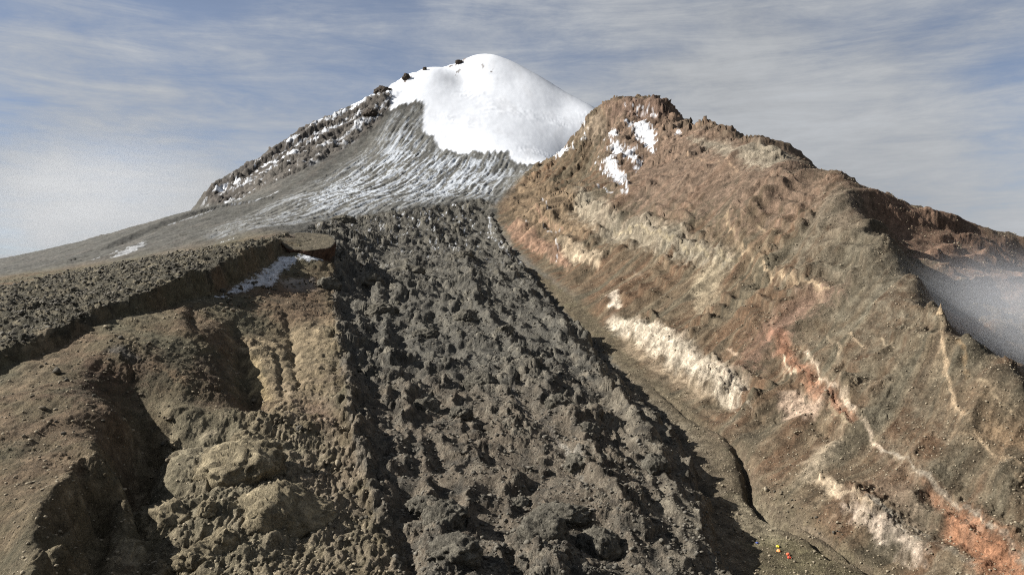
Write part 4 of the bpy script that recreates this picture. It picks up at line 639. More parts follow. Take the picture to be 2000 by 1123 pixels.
def ridged(x, y, octv, seed=0, gain=0.5, lac=2.07):
    s = 0; a = 1.0; w = 1.0
    for k in range(octv):
        n = 1 - np.abs(gnoise(x, y, seed + k * 3)) * 1.8
        n = n * n * w
        s = s + a * n
        w = np.clip(n * 1.6, 0, 1)
        x = x * lac + 3.1; y = y * lac + 9.2; a *= gain
    return s


def worley(x, y, seed=0):
    """F1, F2, random id value of the nearest cell"""
    ix, iy = np.floor(x).astype(np.int32), np.floor(y).astype(np.int32)
    f1 = np.full(x.shape, 9.0, np.float32); f2 = f1.copy(); idv = np.zeros(x.shape, np.float32)
    for dx in (-1, 0, 1):
        for dy in (-1, 0, 1):
            h = _hash(ix + dx, iy + dy, seed)
            d = np.hypot(ix + dx + _R1[h] - x, iy + dy + _R2[h] - y).astype(np.float32)
            near = d < f1
            f2 = np.where(near, f1, np.minimum(f2, d))
            idv = np.where(near, _R1[_PERM[h]], idv)
            f1 = np.where(near, d, f1)
    return f1, f2, idv


def sstep(a, b, x):
    t = np.clip((x - a) / (b - a), 0, 1)
    return t * t * (3 - 2 * t)


def line_field(x, y, pts, vals=None):
    """signed distance to a map polyline (positive on its right hand), value along it, distance past its ends"""
    best = np.full(x.shape, 1e9); sgn = np.ones(x.shape); val = np.zeros(x.shape); past = np.zeros(x.shape)
    P = np.asarray(pts, float)
    V = np.ones(len(P)) if vals is None else np.asarray(vals, float)
    n = len(P) - 1
    for k in range(n):
        a, b = P[k], P[k + 1]
        ex, ey = b - a
        L2 = ex * ex + ey * ey
        t0 = ((x - a[0]) * ex + (y - a[1]) * ey) / L2
        t = np.clip(t0, 0, 1)
        qx, qy = x - a[0] - t * ex, y - a[1] - t * ey
        d = np.hypot(qx, qy)
        m = d < best
        best = np.where(m, d, best)
        sgn = np.where(m, np.where(qx * ey - qy * ex >= 0, 1.0, -1.0), sgn)
        val = np.where(m, V[k] + t * (V[k + 1] - V[k]), val)
        over = np.zeros(x.shape)
        L = math.sqrt(L2)
        if k == 0: over = np.where(t0 < 0, -t0 * L, over)
        if k == n - 1: over = np.where(t0 > 1, (t0 - 1) * L, over)
        past = np.where(m, over, past)
    return best * sgn, val, past


def poly_field(x, y, pts):
    """signed distance to a closed map polygon, positive inside"""
    P = np.asarray(pts, float)
    inside = np.zeros(x.shape, bool); best = np.full(x.shape, 1e9)
    for k in range(len(P)):
        a, b = P[k], P[(k + 1) % len(P)]
        ex, ey = b - a
        t = np.clip(((x - a[0]) * ex + (y - a[1]) * ey) / (ex * ex + ey * ey + 1e-9), 0, 1)
        best = np.minimum(best, np.hypot(x - a[0] - t * ex, y - a[1] - t * ey))
        c = (a[1] > y) != (b[1] > y)
        if b[1] != a[1]:
            inside ^= c & (x < (b[0] - a[0]) * (y - a[1]) / (b[1] - a[1]) + a[0])
    return np.where(inside, best, -best)


def near_box(x, y, pts, m):
    P = np.asarray(pts)
    return (x > P[:, 0].min() - m) & (x < P[:, 0].max() + m) & (y > P[:, 1].min() - m) & (y < P[:, 1].max() + m)


def landform_height(x, y):
    """sum of cliffs, scarps, levees, gullies, domes listed in LANDFORMS (map coordinates)"""
    z = np.zeros(x.shape)
    for kind, pts, H, w, L, warp, ws in LANDFORMS:
        m = near_box(x, y, pts, 4 * max(w, L) + 30)
        if not m.any(): continue
        X, Y = x[m], y[m]
        if warp:
            n1 = fbm(X / ws, Y / ws, 3, 61); n2 = fbm(X / ws, Y / ws, 3, 83)
            X, Y = X + warp * n1, Y + warp * n2
        if kind == 'dome':
            (cx, cy), (rx, ry) = pts[0], (w, L)
            r = np.hypot((X - cx) / rx, (Y - cy) / ry)
            z[m] += H[0] * np.clip(1 - r ** 2, 0, 1) ** 0.8
            continue
        if kind == 'mesa':
            d = poly_field(X, Y, pts)
            z[m] += H[0] * sstep(-w * .5, w * .5, d)
            continue
        if kind == 'bowl':
            d = poly_field(X, Y, pts)
            z[m] -= H[0] * sstep(-w * .3, w, d)
            continue
        d, h, past = line_field(X, Y, pts, H)
        fade = np.exp(-(past / max(w * 2, 10)) ** 2)
        if kind == 'cliff':      # high on the left of travel, drop on the right, both sides heal over L
            p = np.where(d < 0, np.exp(d / L), -np.exp(-d / L)) * .5
            s = np.clip(np.abs(d) / (w * .5), 0, 1); s = s * s * (3 - 2 * s)
            z[m] += h * fade * p * s
        elif kind == 'step':     # a plateau edge: 0 on the left, -H on the right
            z[m] -= h * fade * sstep(0, w, d) * np.exp(-np.clip(d - w, 0, None) / L)
        elif kind == 'ridge':
            z[m] += h * fade * np.exp(-(np.abs(d) / w) ** 1.5)
        elif kind == 'gully':
            z[m] -= h * fade * np.exp(-(np.abs(d) / w) ** 1.3)
        elif kind == 'levee':    # sharp crest, gentle left flank, steep right flank
            z[m] += h * fade * np.where(d < 0, np.exp(d / L), np.exp(-d / w))
    return z


def tps_fit(a, q, e, lam=1e-4):
    n = len(a)
    def U(r2): return np.where(r2 > 1e-12, r2 * np.log(r2 + 1e-12), 0)
    K = U((a[:, None] - a) ** 2 + (q[:, None] - q) ** 2) + lam * np.eye(n)
    Pm = np.c_[np.ones(n), a, q]
    A = np.block([[K, Pm], [Pm.T, np.zeros((3, 3))]])
    return np.linalg.solve(A, np.r_[e, 0, 0, 0])


class Ground:
    """smooth land surface through the surveyed points, plus the landforms"""
    def __init__(self, survey):
        S = np.asarray(survey, float)
        self.a, self.q = S[:, 0] / S[:, 1] * 1.6, np.log(S[:, 1])
        zf = landform_height(S[:, 0], S[:, 1])
        self.w = tps_fit(self.a, self.q, (S[:, 2] - zf) / S[:, 1])
        # dense table, sampled bicubically afterwards
        self.A = np.linspace(-1.75, 1.75, 281); self.Q = np.linspace(math.log(60), math.log(6000), 281)
        AA, QQ = np.meshgrid(self.A, self.Q)
        e = self.w[-3] + self.w[-2] * AA + self.w[-1] * QQ
        for k in range(len(self.a)):
            r2 = (AA - self.a[k]) ** 2 + (QQ - self.q[k]) ** 2
            e += self.w[k] * np.where(r2 > 1e-12, r2 * np.log(r2 + 1e-12), 0)
        self.E = e

    def base(self, x, y):
        fa = np.clip((x / y * 1.6 - self.A[0]) / (self.A[1] - self.A[0]), 1, len(self.A) - 3.001)
        fq = np.clip((np.log(y) - self.Q[0]) / (self.Q[1] - self.Q[0]), 1, len(self.Q) - 3.001)
        ia, iq = fa.astype(int), fq.astype(int)
        ta, tq = fa - ia, fq - iq
        def w4(t): return (((-t + 2) * t - 1) * t / 2, ((3 * t - 5) * t * t + 2) / 2, ((-3 * t + 4) * t + 1) * t / 2, ((t - 1) * t * t) / 2)
        wa, wq = w4(ta), w4(tq)
        e = 0
        for j in range(4):
            r = 0
            for i in range(4):
                r = r + wa[i] * self.E[iq + j - 1, ia + i - 1]
            e = e + wq[j] * r
        return e * y

    def height(self, x, y):
        return self.base(x, y) + landform_height(x, y)


# ---------------------------------------------------------------- land: height and ground colour as functions of map position
GROUND = Ground(SURVEY)
K = 0.68


def lin(c):
    c = np.asarray(c, float) / 255
    return np.where(c <= 0.04045, c / 12.92, ((c + 0.055) / 1.055) ** 2.4)


def alb(c):
    if min(c) > 225:
        return np.array([0.58, 0.595, 0.615])
    q = lin(c) * K
    return q * .85 + .15 * q.mean()


def area(x, y, name, warp=0.0, ws=20.0):
    pts = AREAS[name]
    f = np.full(x.shape, -200.0)
    m = near_box(x, y, pts, 60)
    X, Y = x[m], y[m]
    if warp:
        X, Y = X + warp * fbm(X / ws, Y / ws, 4, 17), Y + warp * fbm(X / ws, Y / ws, 4, 29)
    f[m] = poly_field(X, Y, pts)
    return f


CH_Y = np.array([p[1] for p in SURVEY[:15]])
CH_X = np.array([p[0] for p in SURVEY[:15]])


def regions(x, y):
    d = {'lava': area(x, y, 'lava', 7, 18), 'left': area(x, y, 'left_lava', 7, 18), 'valley': area(x, y, 'valley', 6, 20)}
    # edges of the ice are drawn out down the slope
    j = 34 * gnoise(x / 9, y / 200, 5) + 22 * gnoise(x / 30, y / 90, 6)
    k = 16 * fbm(x / 40, y / 40, 3, 8)
    for n in ('snowfield', 'ice', 'rib'):
        pts = AREAS[n]
        f = np.full(x.shape, -300.0)
        m = near_box(x, y, pts, 120)
        f[m] = poly_field(x[m] + .4 * k[m], y[m] + (j[m] if n != 'rib' else k[m]), pts)
        d[n] = f
    d['face'] = x - np.interp(y, CH_Y, CH_X) + 6 * fbm(x / 25, y / 25, 3, 41)
    return d


def blend(name_field, w):
    return sstep(-w, w, name_field)


def detail(x, y, R):
    """middle-sized relief: lava mounds, ribs, ledges, grooves (metres up or down)"""
    z = np.zeros(x.shape)
    m = R['lava'] > -12
    if m.any():
        X, Y = x[m], y[m]
        w = sstep(-8, 10, R['lava'][m])
        wx, wy = X + 11 * fbm(X / 30, Y / 30, 3, 3), Y + 11 * fbm(X / 30, Y / 30, 3, 13)
        big = fbm(wx / 70, wy / 70, 2, 21)
        f1, f2, idv = worley(wx / 36, wy / 27, 4)
        h = (1 - np.clip(f1 / .7, 0, 1) ** 1.6) * (.6 + 9.0 * idv ** 2) * sstep(-.45, .2, big)
        f1, f2, idv = worley(wx / 15, wy / 11, 9)
        h2 = (1 - np.clip(f1 / .65, 0, 1) ** 1.5) * (0.3 + 4.2 * idv ** 2.5)
        right = sstep(34, 5, R['lava'][m]) * sstep(0, 60, X)
        hum = (h + h2) * (1 - .55 * right)
        # pressure ridges along the flow
        pr = (ridged((wx + .22 * wy) / 21, wy / 95, 3, 23) - .7) * 3.6
        R['mound'][m] = w * np.clip(sstep(.8, 4.5, hum) * (.75 + .5 * big) + .15, 0, 1.2)
        z[m] += w * (hum + pr - 4.6 + 4 * big)
    m = R['left'] > -8
    if m.any():
        X, Y = x[m], y[m]
        z[m] += sstep(-5, 5, R['left'][m]) * ((ridged(X / 24, Y / 19, 4, 37) - .8) * 2.4)
    # right ridge: fall-line ribs and outcropping beds
    m = (R['face'] > -10) & (R['snowfield'] < 20) & (y < 2500)
    if m.any():
        X, Y = x[m], y[m]
        w = sstep(0, 30, R['face'][m])
        al, ac = X * .9 + Y * .43, -X * .43 + Y * .9
        t = ac + 7 * fbm(X / 60, Y / 60, 3, 71)
        ribs = ridged(t / 46, al / 170, 4, 73) - .75
        fine = fbm(t / 8, al / 60, 3, 75)
        zb = GROUND.base(X, Y)
        bed = (zb + .18 * X - .1 * Y) / 15 + .9 * fbm(X / 80, Y / 80, 3, 77)
        fr = bed - np.floor(bed)
        hard = sstep(.0, .3, fbm(X / 75 + 9, Y / 75, 3, 79))
        ledge = hard * (sstep(.0, .12, fr) * (1 - sstep(.12, 1, fr))) * 6.0
        peak = sstep(1150, 1500, Y) * sstep(-30, 130, zb - 190)
        near = np.zeros(X.shape)
        for kind, pts, H, w_, L_, wp, ws in LANDFORMS:
            if kind != 'cliff' or pts[0][0] < -40 or len(pts) > 9: continue
            q = near_box(X, Y, pts, 40)
            if not q.any(): continue
            d, hv, past = line_field(X[q], Y[q], pts, H)
            near[q] = np.maximum(near[q], np.exp(-((d + 3) / (9 + hv * .5)) ** 2) * np.exp(-(past / 12) ** 2) * np.clip(hv / 12, .25, .8))
        out = sstep(.2, .45, fbm(X / 38 + 5, Y / 38, 4, 89)) * .6
        R['broken'][m] = w * np.clip(np.maximum(np.maximum(near, out), peak) + hard * .2, 0, 1.2)
        spur = (ridged((ac + 30 * fbm(X / 140, Y / 140, 2, 72)) / 120, al / 420, 2, 74) - .75) * sstep(420, 750, Y)
        z[m] += w * (spur * 9 + ribs * 5.2 + fine * .9 + ledge + peak * (ridged(X / 60, Y / 50, 3, 81) - .8) * 7)
    # brown hills on the left
    m = (R['face'] < 10) & (R['lava'] < 8) & (R['left'] < 6) & (R['ice'] < 10) & (y < 1000)
    if m.any():
        X, Y = x[m], y[m]
        w = sstep(8, -6, R['lava'][m]) * sstep(10, -20, R['face'][m]) * sstep(1000, 850, Y) * sstep(2, -14, R['valley'][m])
        low = sstep(540, 420, Y) * sstep(-165, -140, X)
        rk = ridged((X + 6 * fbm(X / 20, Y / 20, 3, 47)) / 19, Y / 27, 3, 49) - .7
        gv = fbm(X / 6, Y / 36, 3, 57)
        R['broken'][m] = np.maximum(R['broken'][m], w * (.14 + .22 * low + .4 * sstep(.1, .4, fbm(X / 30, Y / 30, 3, 58))))
        z[m] += w * (fbm(X / 55, Y / 55, 4, 51) * 3.5 + fbm(X / 12, Y / 12, 3, 53) * 1.0 + (rk * 2.2 + (ridged((X + 3 * fbm(X / 9, Y / 9, 2, 46)) / 3.4, Y / 22, 3, 59) - .7) * 1.0) * low + gv * .7)
    m = R['valley'] > -6
    if m.any():
        X, Y = x[m], y[m]
        z[m] += sstep(-6, 4, R['valley'][m]) * fbm(X / 20, Y / 20, 4, 63) * 1.2
    # the cone: grooved dirty ice, ash, rock rib, smooth snow
    m = y > 850
    if m.any():
        X, Y = x[m], y[m]
        ice = sstep(-30, 25, R['ice'][m]) * sstep(10, -15, R['lava'][m]) * sstep(20, -10, R['snowfield'][m])
        t = X + 10 * fbm(X / 120, Y / 260, 3, 91) - .13 * (Y - 1800)
        gro = ridged(t / 17, Y / 300, 4, 93, gain=.6) - .7
        z[m] += ice * (gro * 2.2 + 1.6 * fbm(t / 10, Y / 40, 3, 95))
        ash = sstep(20, -20, R['ice'][m]) * sstep(5, -30, R['face'][m]) * sstep(4, -8, R['lava'][m]) * sstep(4, -8, R['left'][m]) * sstep(20, -10, R['snowfield'][m])
        z[m] += ash * sstep(850, 1000, Y) * (2.6 * fbm(t / 30, Y / 160, 4, 97) + 1.2 * fbm(X / 12, Y / 20, 3, 98))
        rib = sstep(-25, 15, R['rib'][m]) * sstep(1700, 2000, Y)
        R['broken'][m] = np.maximum(R['broken'][m], rib)
        z[m] += rib * (ridged(X / 70, Y / 90, 3, 99) - .7) * 8
        sn = sstep(0, 60, R['snowfield'][m])
        z[m] += sn * (2.0 * fbm(X / 130, Y / 170, 3, 101) + .25 * fbm(X / 14, Y / 26, 4, 103) + 1.6 * (ridged(X / 70, Y / 28, 3, 105) - .7) * sstep(.0, .4, fbm(X / 200, Y / 200, 2, 107)))
    return z


def crust(x, y, z, R):
    """broken rock: displacement along the surface normal, and a random value per block"""
    n = x.shape[0]
    far = np.round(np.log2(np.clip(y, 300, 3000) / 650) + .35 * fbm(x / 40, y / 40, 3, 121))
    S = 2.0 ** np.clip(far, -1, 2)
    L = 13.0 * S ** .85
    lava = sstep(-3, 4, R['lava']); left = sstep(-3, 4, R['left']) * (1 - lava)
    amp = np.maximum(R['mound'] * lava, R['broken'] * (1 - lava)) + .65 * left
    lev = np.exp(-((R['lava'] - 2) / 11) ** 2) * (x < -15) * sstep(1100, 900, y) * .8
    amp = np.maximum(amp, lev)
    amp = np.where(R['snowfield'] > -4, 0, amp) * S ** .75
    amp = amp * np.where(R['ice'] > 0, 1 - .9 * sstep(0, 20, R['ice']) * (1 - lava), 1)
    D = np.zeros(n); ID = np.full(n, .5)
    m = (amp > .02) | (lava > .05) | (R['snowfield'] < -10)
    X, Y, Z, l, A_ = x[m], y[m], z[m], L[m], amp[m]
    wob = .5 * gnoise3(X / (l * .5), Y / (l * .5), Z / (l * .5), 140)
    col_ = np.where((R['lava'][m] < 0) & (X < -20) & (Y < 700), .45, .85)      # jointing: upright ribs on the near slope
    i1, e1, t1 = blocks3(X / (l * .42) + wob, Y / (l * .42) + wob, Z / (l * .42) * col_, 141)
    i2, e2, t2 = blocks3(X / (l * .16) + wob, Y / (l * .16), Z / (l * .16) * col_ + wob, 143)
    r = ridged3(X / l, Y / l, Z / l, 4, 145) - .75
    base = .10 * S[m] ** .7                              # loose stones everywhere on bare ground
    D[m] = A_ * (r * 1.1 + ((i1 - .35) * 1.5 + t1 * 2.6) * (.4 + .6 * e1) + ((i2 - .4) * .7 + t2 * 1.1) * (.4 + .6 * e2)) + base * np.where(i2 > .72, (i2 - .5) * 5.5 * e2, .4 * wob)
    ID[m] = .65 * i1 + .35 * i2
    return D, ID, amp


def surface(x, y):
    R = regions(x, y)
    R['mound'] = np.zeros(x.shape); R['broken'] = np.zeros(x.shape)
    return GROUND.height(x, y) + detail(x, y, R), R


def colour(x, y, z, R):
    n = x.shape[0]
    C = np.empty((n, 3))
    def mixin(w, c):
        C[:] = C * (1 - w[:, None]) + w[:, None] * np.asarray(c)
    v1 = fbm(x / 60, y / 60, 4, 201); v2 = fbm3(x / 11, y / 11, z / 11, 3, 203); v3 = fbm3(x / 3, y / 3, z / 3, 2, 205)
    # hills
    C[:] = alb((112, 99, 74))
    mixin(sstep(-.1, .35, v1) * .8, alb((102, 96, 74)))
    mixin(sstep(.05, .4, -v1 + .3 * v2) * .7, alb((110, 90, 68)))
    # right face, drawn out down the slope
    al, ac = x * .9 + y * .43, -x * .43 + y * .9
    t = ac + 10 * fbm(x / 60, y / 60, 3, 71)
    s1 = fbm(t / 22, al / 190, 4, 207); s2 = fbm(t / 5.5, al / 70, 4, 209)
    wf = blend(R['face'], 10)
    F = np.empty((n, 3)); F[:] = alb((122, 103, 78))
    def mf(w, c): F[:] = F * (1 - w[:, None]) + w[:, None] * np.asarray(c)
    mf(sstep(0, .35, s1) * .8, alb((104, 96, 76)))
    mf(sstep(0, .35, -s1 + .2 * v1) * .7, alb((130, 98, 70)))
    mf(sstep(.12, .4, s2) * .45, alb((156, 138, 108)))
    mf(sstep(.12, .4, -s2) * .4, alb((86, 76, 58)))
    mixin(wf, F * .68)
    # cone: ash
    wc = sstep(850, 1050, y) * (1 - wf)
    g = fbm(x / 18, y / 140, 4, 211)
    mixin(wc, alb((88, 86, 79)))
    mixin(wc * sstep(.1, .4, g) * .4, alb((106, 98, 88)))
    mixin(wc * sstep(.1, .4, -g) * .5, alb((84, 80, 70)))
    rib = sstep(-20, 15, R['rib'])
    mixin(rib * .9, alb((84, 77, 69)))
    mixin(rib * sstep(.0, .3, v2) * .6, alb((62, 58, 54)))
    mixin(rib * sstep(.3, .5, fbm(x / 50, y / 70, 4, 225) + .5 * v2) * .8, alb(SNOWC))
    mixin(sstep(-3, 3, R['left']), alb((94, 88, 72)))
    mixin(sstep(-3, 3, R['left']) * sstep(.0, .4, v2 + .6 * v3) * .6, alb((140, 128, 102)))
    mixin(sstep(-3, 3, R['left']) * sstep(.05, .4, -v2) * .5, alb((78, 74, 62)))
    wl = sstep(-3, 3, R['lava'])
    mixin(wl, alb((98, 94, 84)))
    wv = sstep(-4, 4, R['valley']) * (1 - wl)
    mixin(wv, alb((106, 94, 72)))
    mixin(wv * sstep(0, .4, v2) * .5, alb((92, 86, 62)))
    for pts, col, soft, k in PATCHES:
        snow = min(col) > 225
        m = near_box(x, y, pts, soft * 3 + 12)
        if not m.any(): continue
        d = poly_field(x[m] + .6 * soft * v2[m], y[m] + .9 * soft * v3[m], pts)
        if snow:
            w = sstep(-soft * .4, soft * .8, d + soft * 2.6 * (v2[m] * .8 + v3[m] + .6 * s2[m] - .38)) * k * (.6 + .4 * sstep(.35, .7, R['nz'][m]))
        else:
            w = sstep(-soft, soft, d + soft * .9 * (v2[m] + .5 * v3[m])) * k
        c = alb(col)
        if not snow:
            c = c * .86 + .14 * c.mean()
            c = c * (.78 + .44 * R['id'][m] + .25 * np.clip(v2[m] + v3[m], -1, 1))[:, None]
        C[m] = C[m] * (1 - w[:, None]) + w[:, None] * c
    for pts, col, hw, k in BANDS:
        m = near_box(x, y, pts, hw * 14 + 14)
        if not m.any(): continue
        d, _, past = line_field(x[m] + 1.3 * hw * v2[m], y[m] + 1.3 * hw * v3[m], pts)
        snow = min(col) > 225
        brk = sstep(-.35, .15, fbm(x[m] / 23, y[m] / 23, 3, 221))
        w = k * (.85 if snow else .25 + .55 * brk) * sstep(hw * 1.0, hw * .25, np.abs(d) + hw * (1.5 if snow else .9) * (v3[m] + .6 * v2[m] + .1)) * np.exp(-(past / hw) ** 2)
        c = alb(col)[None, :] * (.75 + .5 * R['id'][m])[:, None] if not snow else alb(col)
        C[m] = C[m] * (1 - w[:, None]) + w[:, None] * c
        if not snow and pts[0][0] > 0:
            w = k * .22 * brk * sstep(0, hw, d) * np.exp(-np.clip(d, 0, None) / (5 * hw + 3)) * sstep(-.25, .3, s2[m]) * np.exp(-(past / hw) ** 2)
            C[m] = C[m] * (1 - w[:, None]) + w[:, None] * alb(col)
    # rock tone by block: high random values paler, low ones and noise patches darker
    mixin(wl * sstep(.5, .85, R['id']) * (.25 + .5 * np.clip(R['mound'], 0, 1)), alb((140, 132, 114)))
    mixin(sstep(.45, .85, R['id']) * np.clip(R['broken'], 0, 1) * .45 * (1 - wl), C * 1.45)
    mixin(sstep(.5, .2, R['id']) * np.clip(R['amp'], 0, 1) * .35, C * .7)
    mixin(wl * sstep(.1, .45, -v2) * .45, alb((78, 75, 68)))
    # snow caught between the blocks high on the flow
    hi = sstep(900, 1450, y)
    mixin(wl * hi * sstep(.28, .5, v2 * .8 + v3 * .7 - .1 + .25 * hi * v1) * .85, alb(SNOWC))
    # dirty ice
    ice = sstep(-25, 15, R['ice']) * (1 - wl) * sstep(15, -5, R['face'] * .2)
    t = x + 10 * fbm(x / 120, y / 260, 3, 91) - .13 * (y - 1800)
    st = fbm(t / 10, y / 170, 4, 213, gain=.7) + .5 * fbm(x / 9, y / 14, 2, 219)
    st2 = fbm(t / 40, y / 300, 3, 215)
    core = sstep(0, 110, R['ice']) * sstep(1250, 1600, y)
    mixin(ice * .8, alb((118, 116, 108)))
    mixin(ice * sstep(-.08, .22, st + .5 * st2 + .35 * fbm(x / 70, y / 60, 3, 223) + .22 * core - .16) * (.35 + .6 * core), np.array([.36, .38, .40]))
    mixin(ice * sstep(.08, .3, -st - .2 * st2) * .45, alb((92, 90, 84)))
    sn = sstep(-6, 6, R['snowfield'])
    mixin(sn, alb(SNOWC))
    # thin dust on the snow cap
    dust = fbm(x / 60, y / 200, 5, 217)
    mixin(sn * sstep(.05, .5, dust) * .12, alb((170, 163, 156)))
    # rocks through the snow are laid over it again
    for pts, col, hw, k in BANDS:
        if min(pts[0][1], pts[-1][1]) < 2600 or min(col) > 225: continue
        m = near_box(x, y, pts, hw * 4 + 10)
        d, _, past = line_field(x[m] + 2 * hw * v2[m], y[m] + 4 * hw * v2[m], pts)
        w = k * sstep(hw * 1.3, hw * .5, np.abs(d) + hw * 1.6 * (v3[m] + v2[m])) * (past < hw * 2)
        C[m] = C[m] * (1 - w[:, None]) + w[:, None] * alb(col)
    rock = 1 - sn
    C *= (1 + rock * np.clip(.35 * v3 + .3 * v2, -.45, .6))[:, None]
    return np.clip(C, .01, .9)


SNOWC = (238, 240, 243)

# ---------------------------------------------------------------- materials


def material(name, build):
    m = bpy.data.materials.new(name)
    m.use_nodes = True
    nt = m.node_tree
    nt.nodes.clear()
    out = nt.nodes.new('ShaderNodeOutputMaterial')
    build(nt, out)
    return m


def rocky(tint=True, base=(.1, .09, .07), scale=1.0, bump=.6, dist=.4, var=.55, rough=.95, speck=.9, groove=0):
    def build(nt, out):
        p = nt.nodes.new('ShaderNodeBsdfPrincipled')
        p.inputs['Roughness'].default_value = rough
        p.inputs['Specular IOR Level'].default_value = .12
        tcn = nt.nodes.new('ShaderNodeTexCoord')
        a = nt.nodes.new('ShaderNodeTexNoise'); a.inputs['Scale'].default_value = .9 * scale; a.inputs['Detail'].default_value = 8; a.inputs['Roughness'].default_value = .74
        b = nt.nodes.new('ShaderNodeTexNoise'); b.inputs['Scale'].default_value = .12 * scale; b.inputs['Detail'].default_value = 4
        nt.links.new(tcn.outputs['Object'], a.inputs['Vector']); nt.links.new(tcn.outputs['Object'], b.inputs['Vector'])
        add = nt.nodes.new('ShaderNodeMath'); add.operation = 'MULTIPLY_ADD'; add.inputs[1].default_value = .5
        nt.links.new(b.outputs[0], add.inputs[0]); nt.links.new(a.outputs[0], add.inputs[2])
        mr = nt.nodes.new('ShaderNodeMapRange')
        mr.inputs['From Min'].default_value = .5; mr.inputs['From Max'].default_value = 1.0
        mr.inputs['To Min'].default_value = 1 - var; mr.inputs['To Max'].default_value = 1 + var
        vo = nt.nodes.new('ShaderNodeTexVoronoi'); vo.inputs['Scale'].default_value = .55 * scale; vo.inputs['Randomness'].default_value = 1
        nt.links.new(tcn.outputs['Object'], vo.inputs['Vector'])
        sp = nt.nodes.new('ShaderNodeMapRange'); sp.inputs['From Min'].default_value = .42; sp.inputs['From Max'].default_value = .12
        sp.inputs['To Max'].default_value = 1.0
        nt.links.new(vo.outputs['Distance'], sp.inputs[0])
        rid = nt.nodes.new('ShaderNodeMapRange'); rid.inputs['From Min'].default_value = .5; rid.inputs['From Max'].default_value = 1.0; rid.inputs['To Min'].default_value = -.12; rid.inputs['To Max'].default_value = .5
        nt.links.new(vo.outputs['Color'], rid.inputs[0])
        spk = nt.nodes.new('ShaderNodeMath'); spk.operation = 'MULTIPLY'
        nt.links.new(sp.outputs[0], spk.inputs[0]); nt.links.new(rid.outputs[0], spk.inputs[1])
        add2 = nt.nodes.new('ShaderNodeMath'); add2.operation = 'MULTIPLY_ADD'; add2.inputs[1].default_value = speck
        nt.links.new(spk.outputs[0], add2.inputs[0]); nt.links.new(add.outputs[0], add2.inputs[2])
        nt.links.new(add2.outputs[0], mr.inputs[0])
        mul = nt.nodes.new('ShaderNodeVectorMath'); mul.operation = 'MULTIPLY'
        if tint:
            at = nt.nodes.new('ShaderNodeAttribute'); at.attribute_name = 'tint'
            nt.links.new(at.outputs['Color'], mul.inputs[0])
        else:
            mul.inputs[0].default_value = base
        nt.links.new(mr.outputs[0], mul.inputs[1])
        nt.links.new(mul.outputs[0], p.inputs['Base Color'])
        hgt = a.outputs[0]
        if groove:                                        # upright cooling cracks and runnels
            gm = nt.nodes.new('ShaderNodeMapping'); gm.inputs['Scale'].default_value = (.75 * groove, .75 * groove, .16 * groove)
            nt.links.new(tcn.outputs['Object'], gm.inputs[0])
            gn = nt.nodes.new('ShaderNodeTexNoise'); gn.inputs['Scale'].default_value = 1.0; gn.inputs['Detail'].default_value = 5; gn.inputs['Roughness'].default_value = .6; gn.inputs['Distortion'].default_value = .6
            nt.links.new(gm.outputs[0], gn.inputs['Vector'])
            gh = nt.nodes.new('ShaderNodeMath'); gh.operation = 'MULTIPLY_ADD'; gh.inputs[1].default_value = 1.3
            nt.links.new(gn.outputs[0], gh.inputs[0]); nt.links.new(a.outputs[0], gh.inputs[2])
            hgt = gh.outputs[0]
        bp = nt.nodes.new('ShaderNodeBump'); bp.inputs['Strength'].default_value = bump; bp.inputs['Distance'].default_value = dist
        nt.links.new(hgt, bp.inputs['Height'])
        nt.links.new(bp.outputs[0], p.inputs['Normal'])
        nt.links.new(p.outputs[0], out.inputs[0])
    return build


MAT = {
    'snow': material('snow', rocky(scale=.3, bump=.25, dist=.5, var=.05, rough=.7, speck=0)),
    'ice': material('dirty_ice', rocky(scale=.35, bump=.7, dist=2.0, var=.3, rough=.8)),
    'ash': material('ash_and_cinder', rocky(scale=.4, bump=.6, dist=1.5, var=.6)),
    'lava': material('blocky_lava', rocky(scale=1.2, bump=1.0, dist=1.5, var=.7, groove=.8)),
    'ridge': material('scree_and_strata', rocky(scale=1.1, bump=1.0, dist=1.2, var=.75)),
    'hill': material('brown_cinder', rocky(scale=1.6, bump=1.0, dist=1.0, var=.75, groove=.9)),
    'boulder': material('boulder_rock', rocky(False, tuple(alb((118, 106, 86))), 1.6, .8, .3, .5)),
    'dark_boulder': material('dark_boulder_rock', rocky(False, tuple(alb((92, 86, 74))), 1.6, .8, .3, .5)),
    'clinker': material('clinker', rocky(False, tuple(alb((108, 102, 90))), .25, .3, .3, .75)),
    'pale_boulder': material('pale_boulder_rock', rocky(False, tuple(alb((160, 146, 120))), 1.6, .8, .3, .4)),
}

# ---------------------------------------------------------------- terrain meshes
inner = np.linspace(-.665, .665, 1051)
outer = .665 + np.cumsum(np.linspace(.002, .03, 26))
A = np.r_[-outer[::-1], inner, outer]
NR = 1080
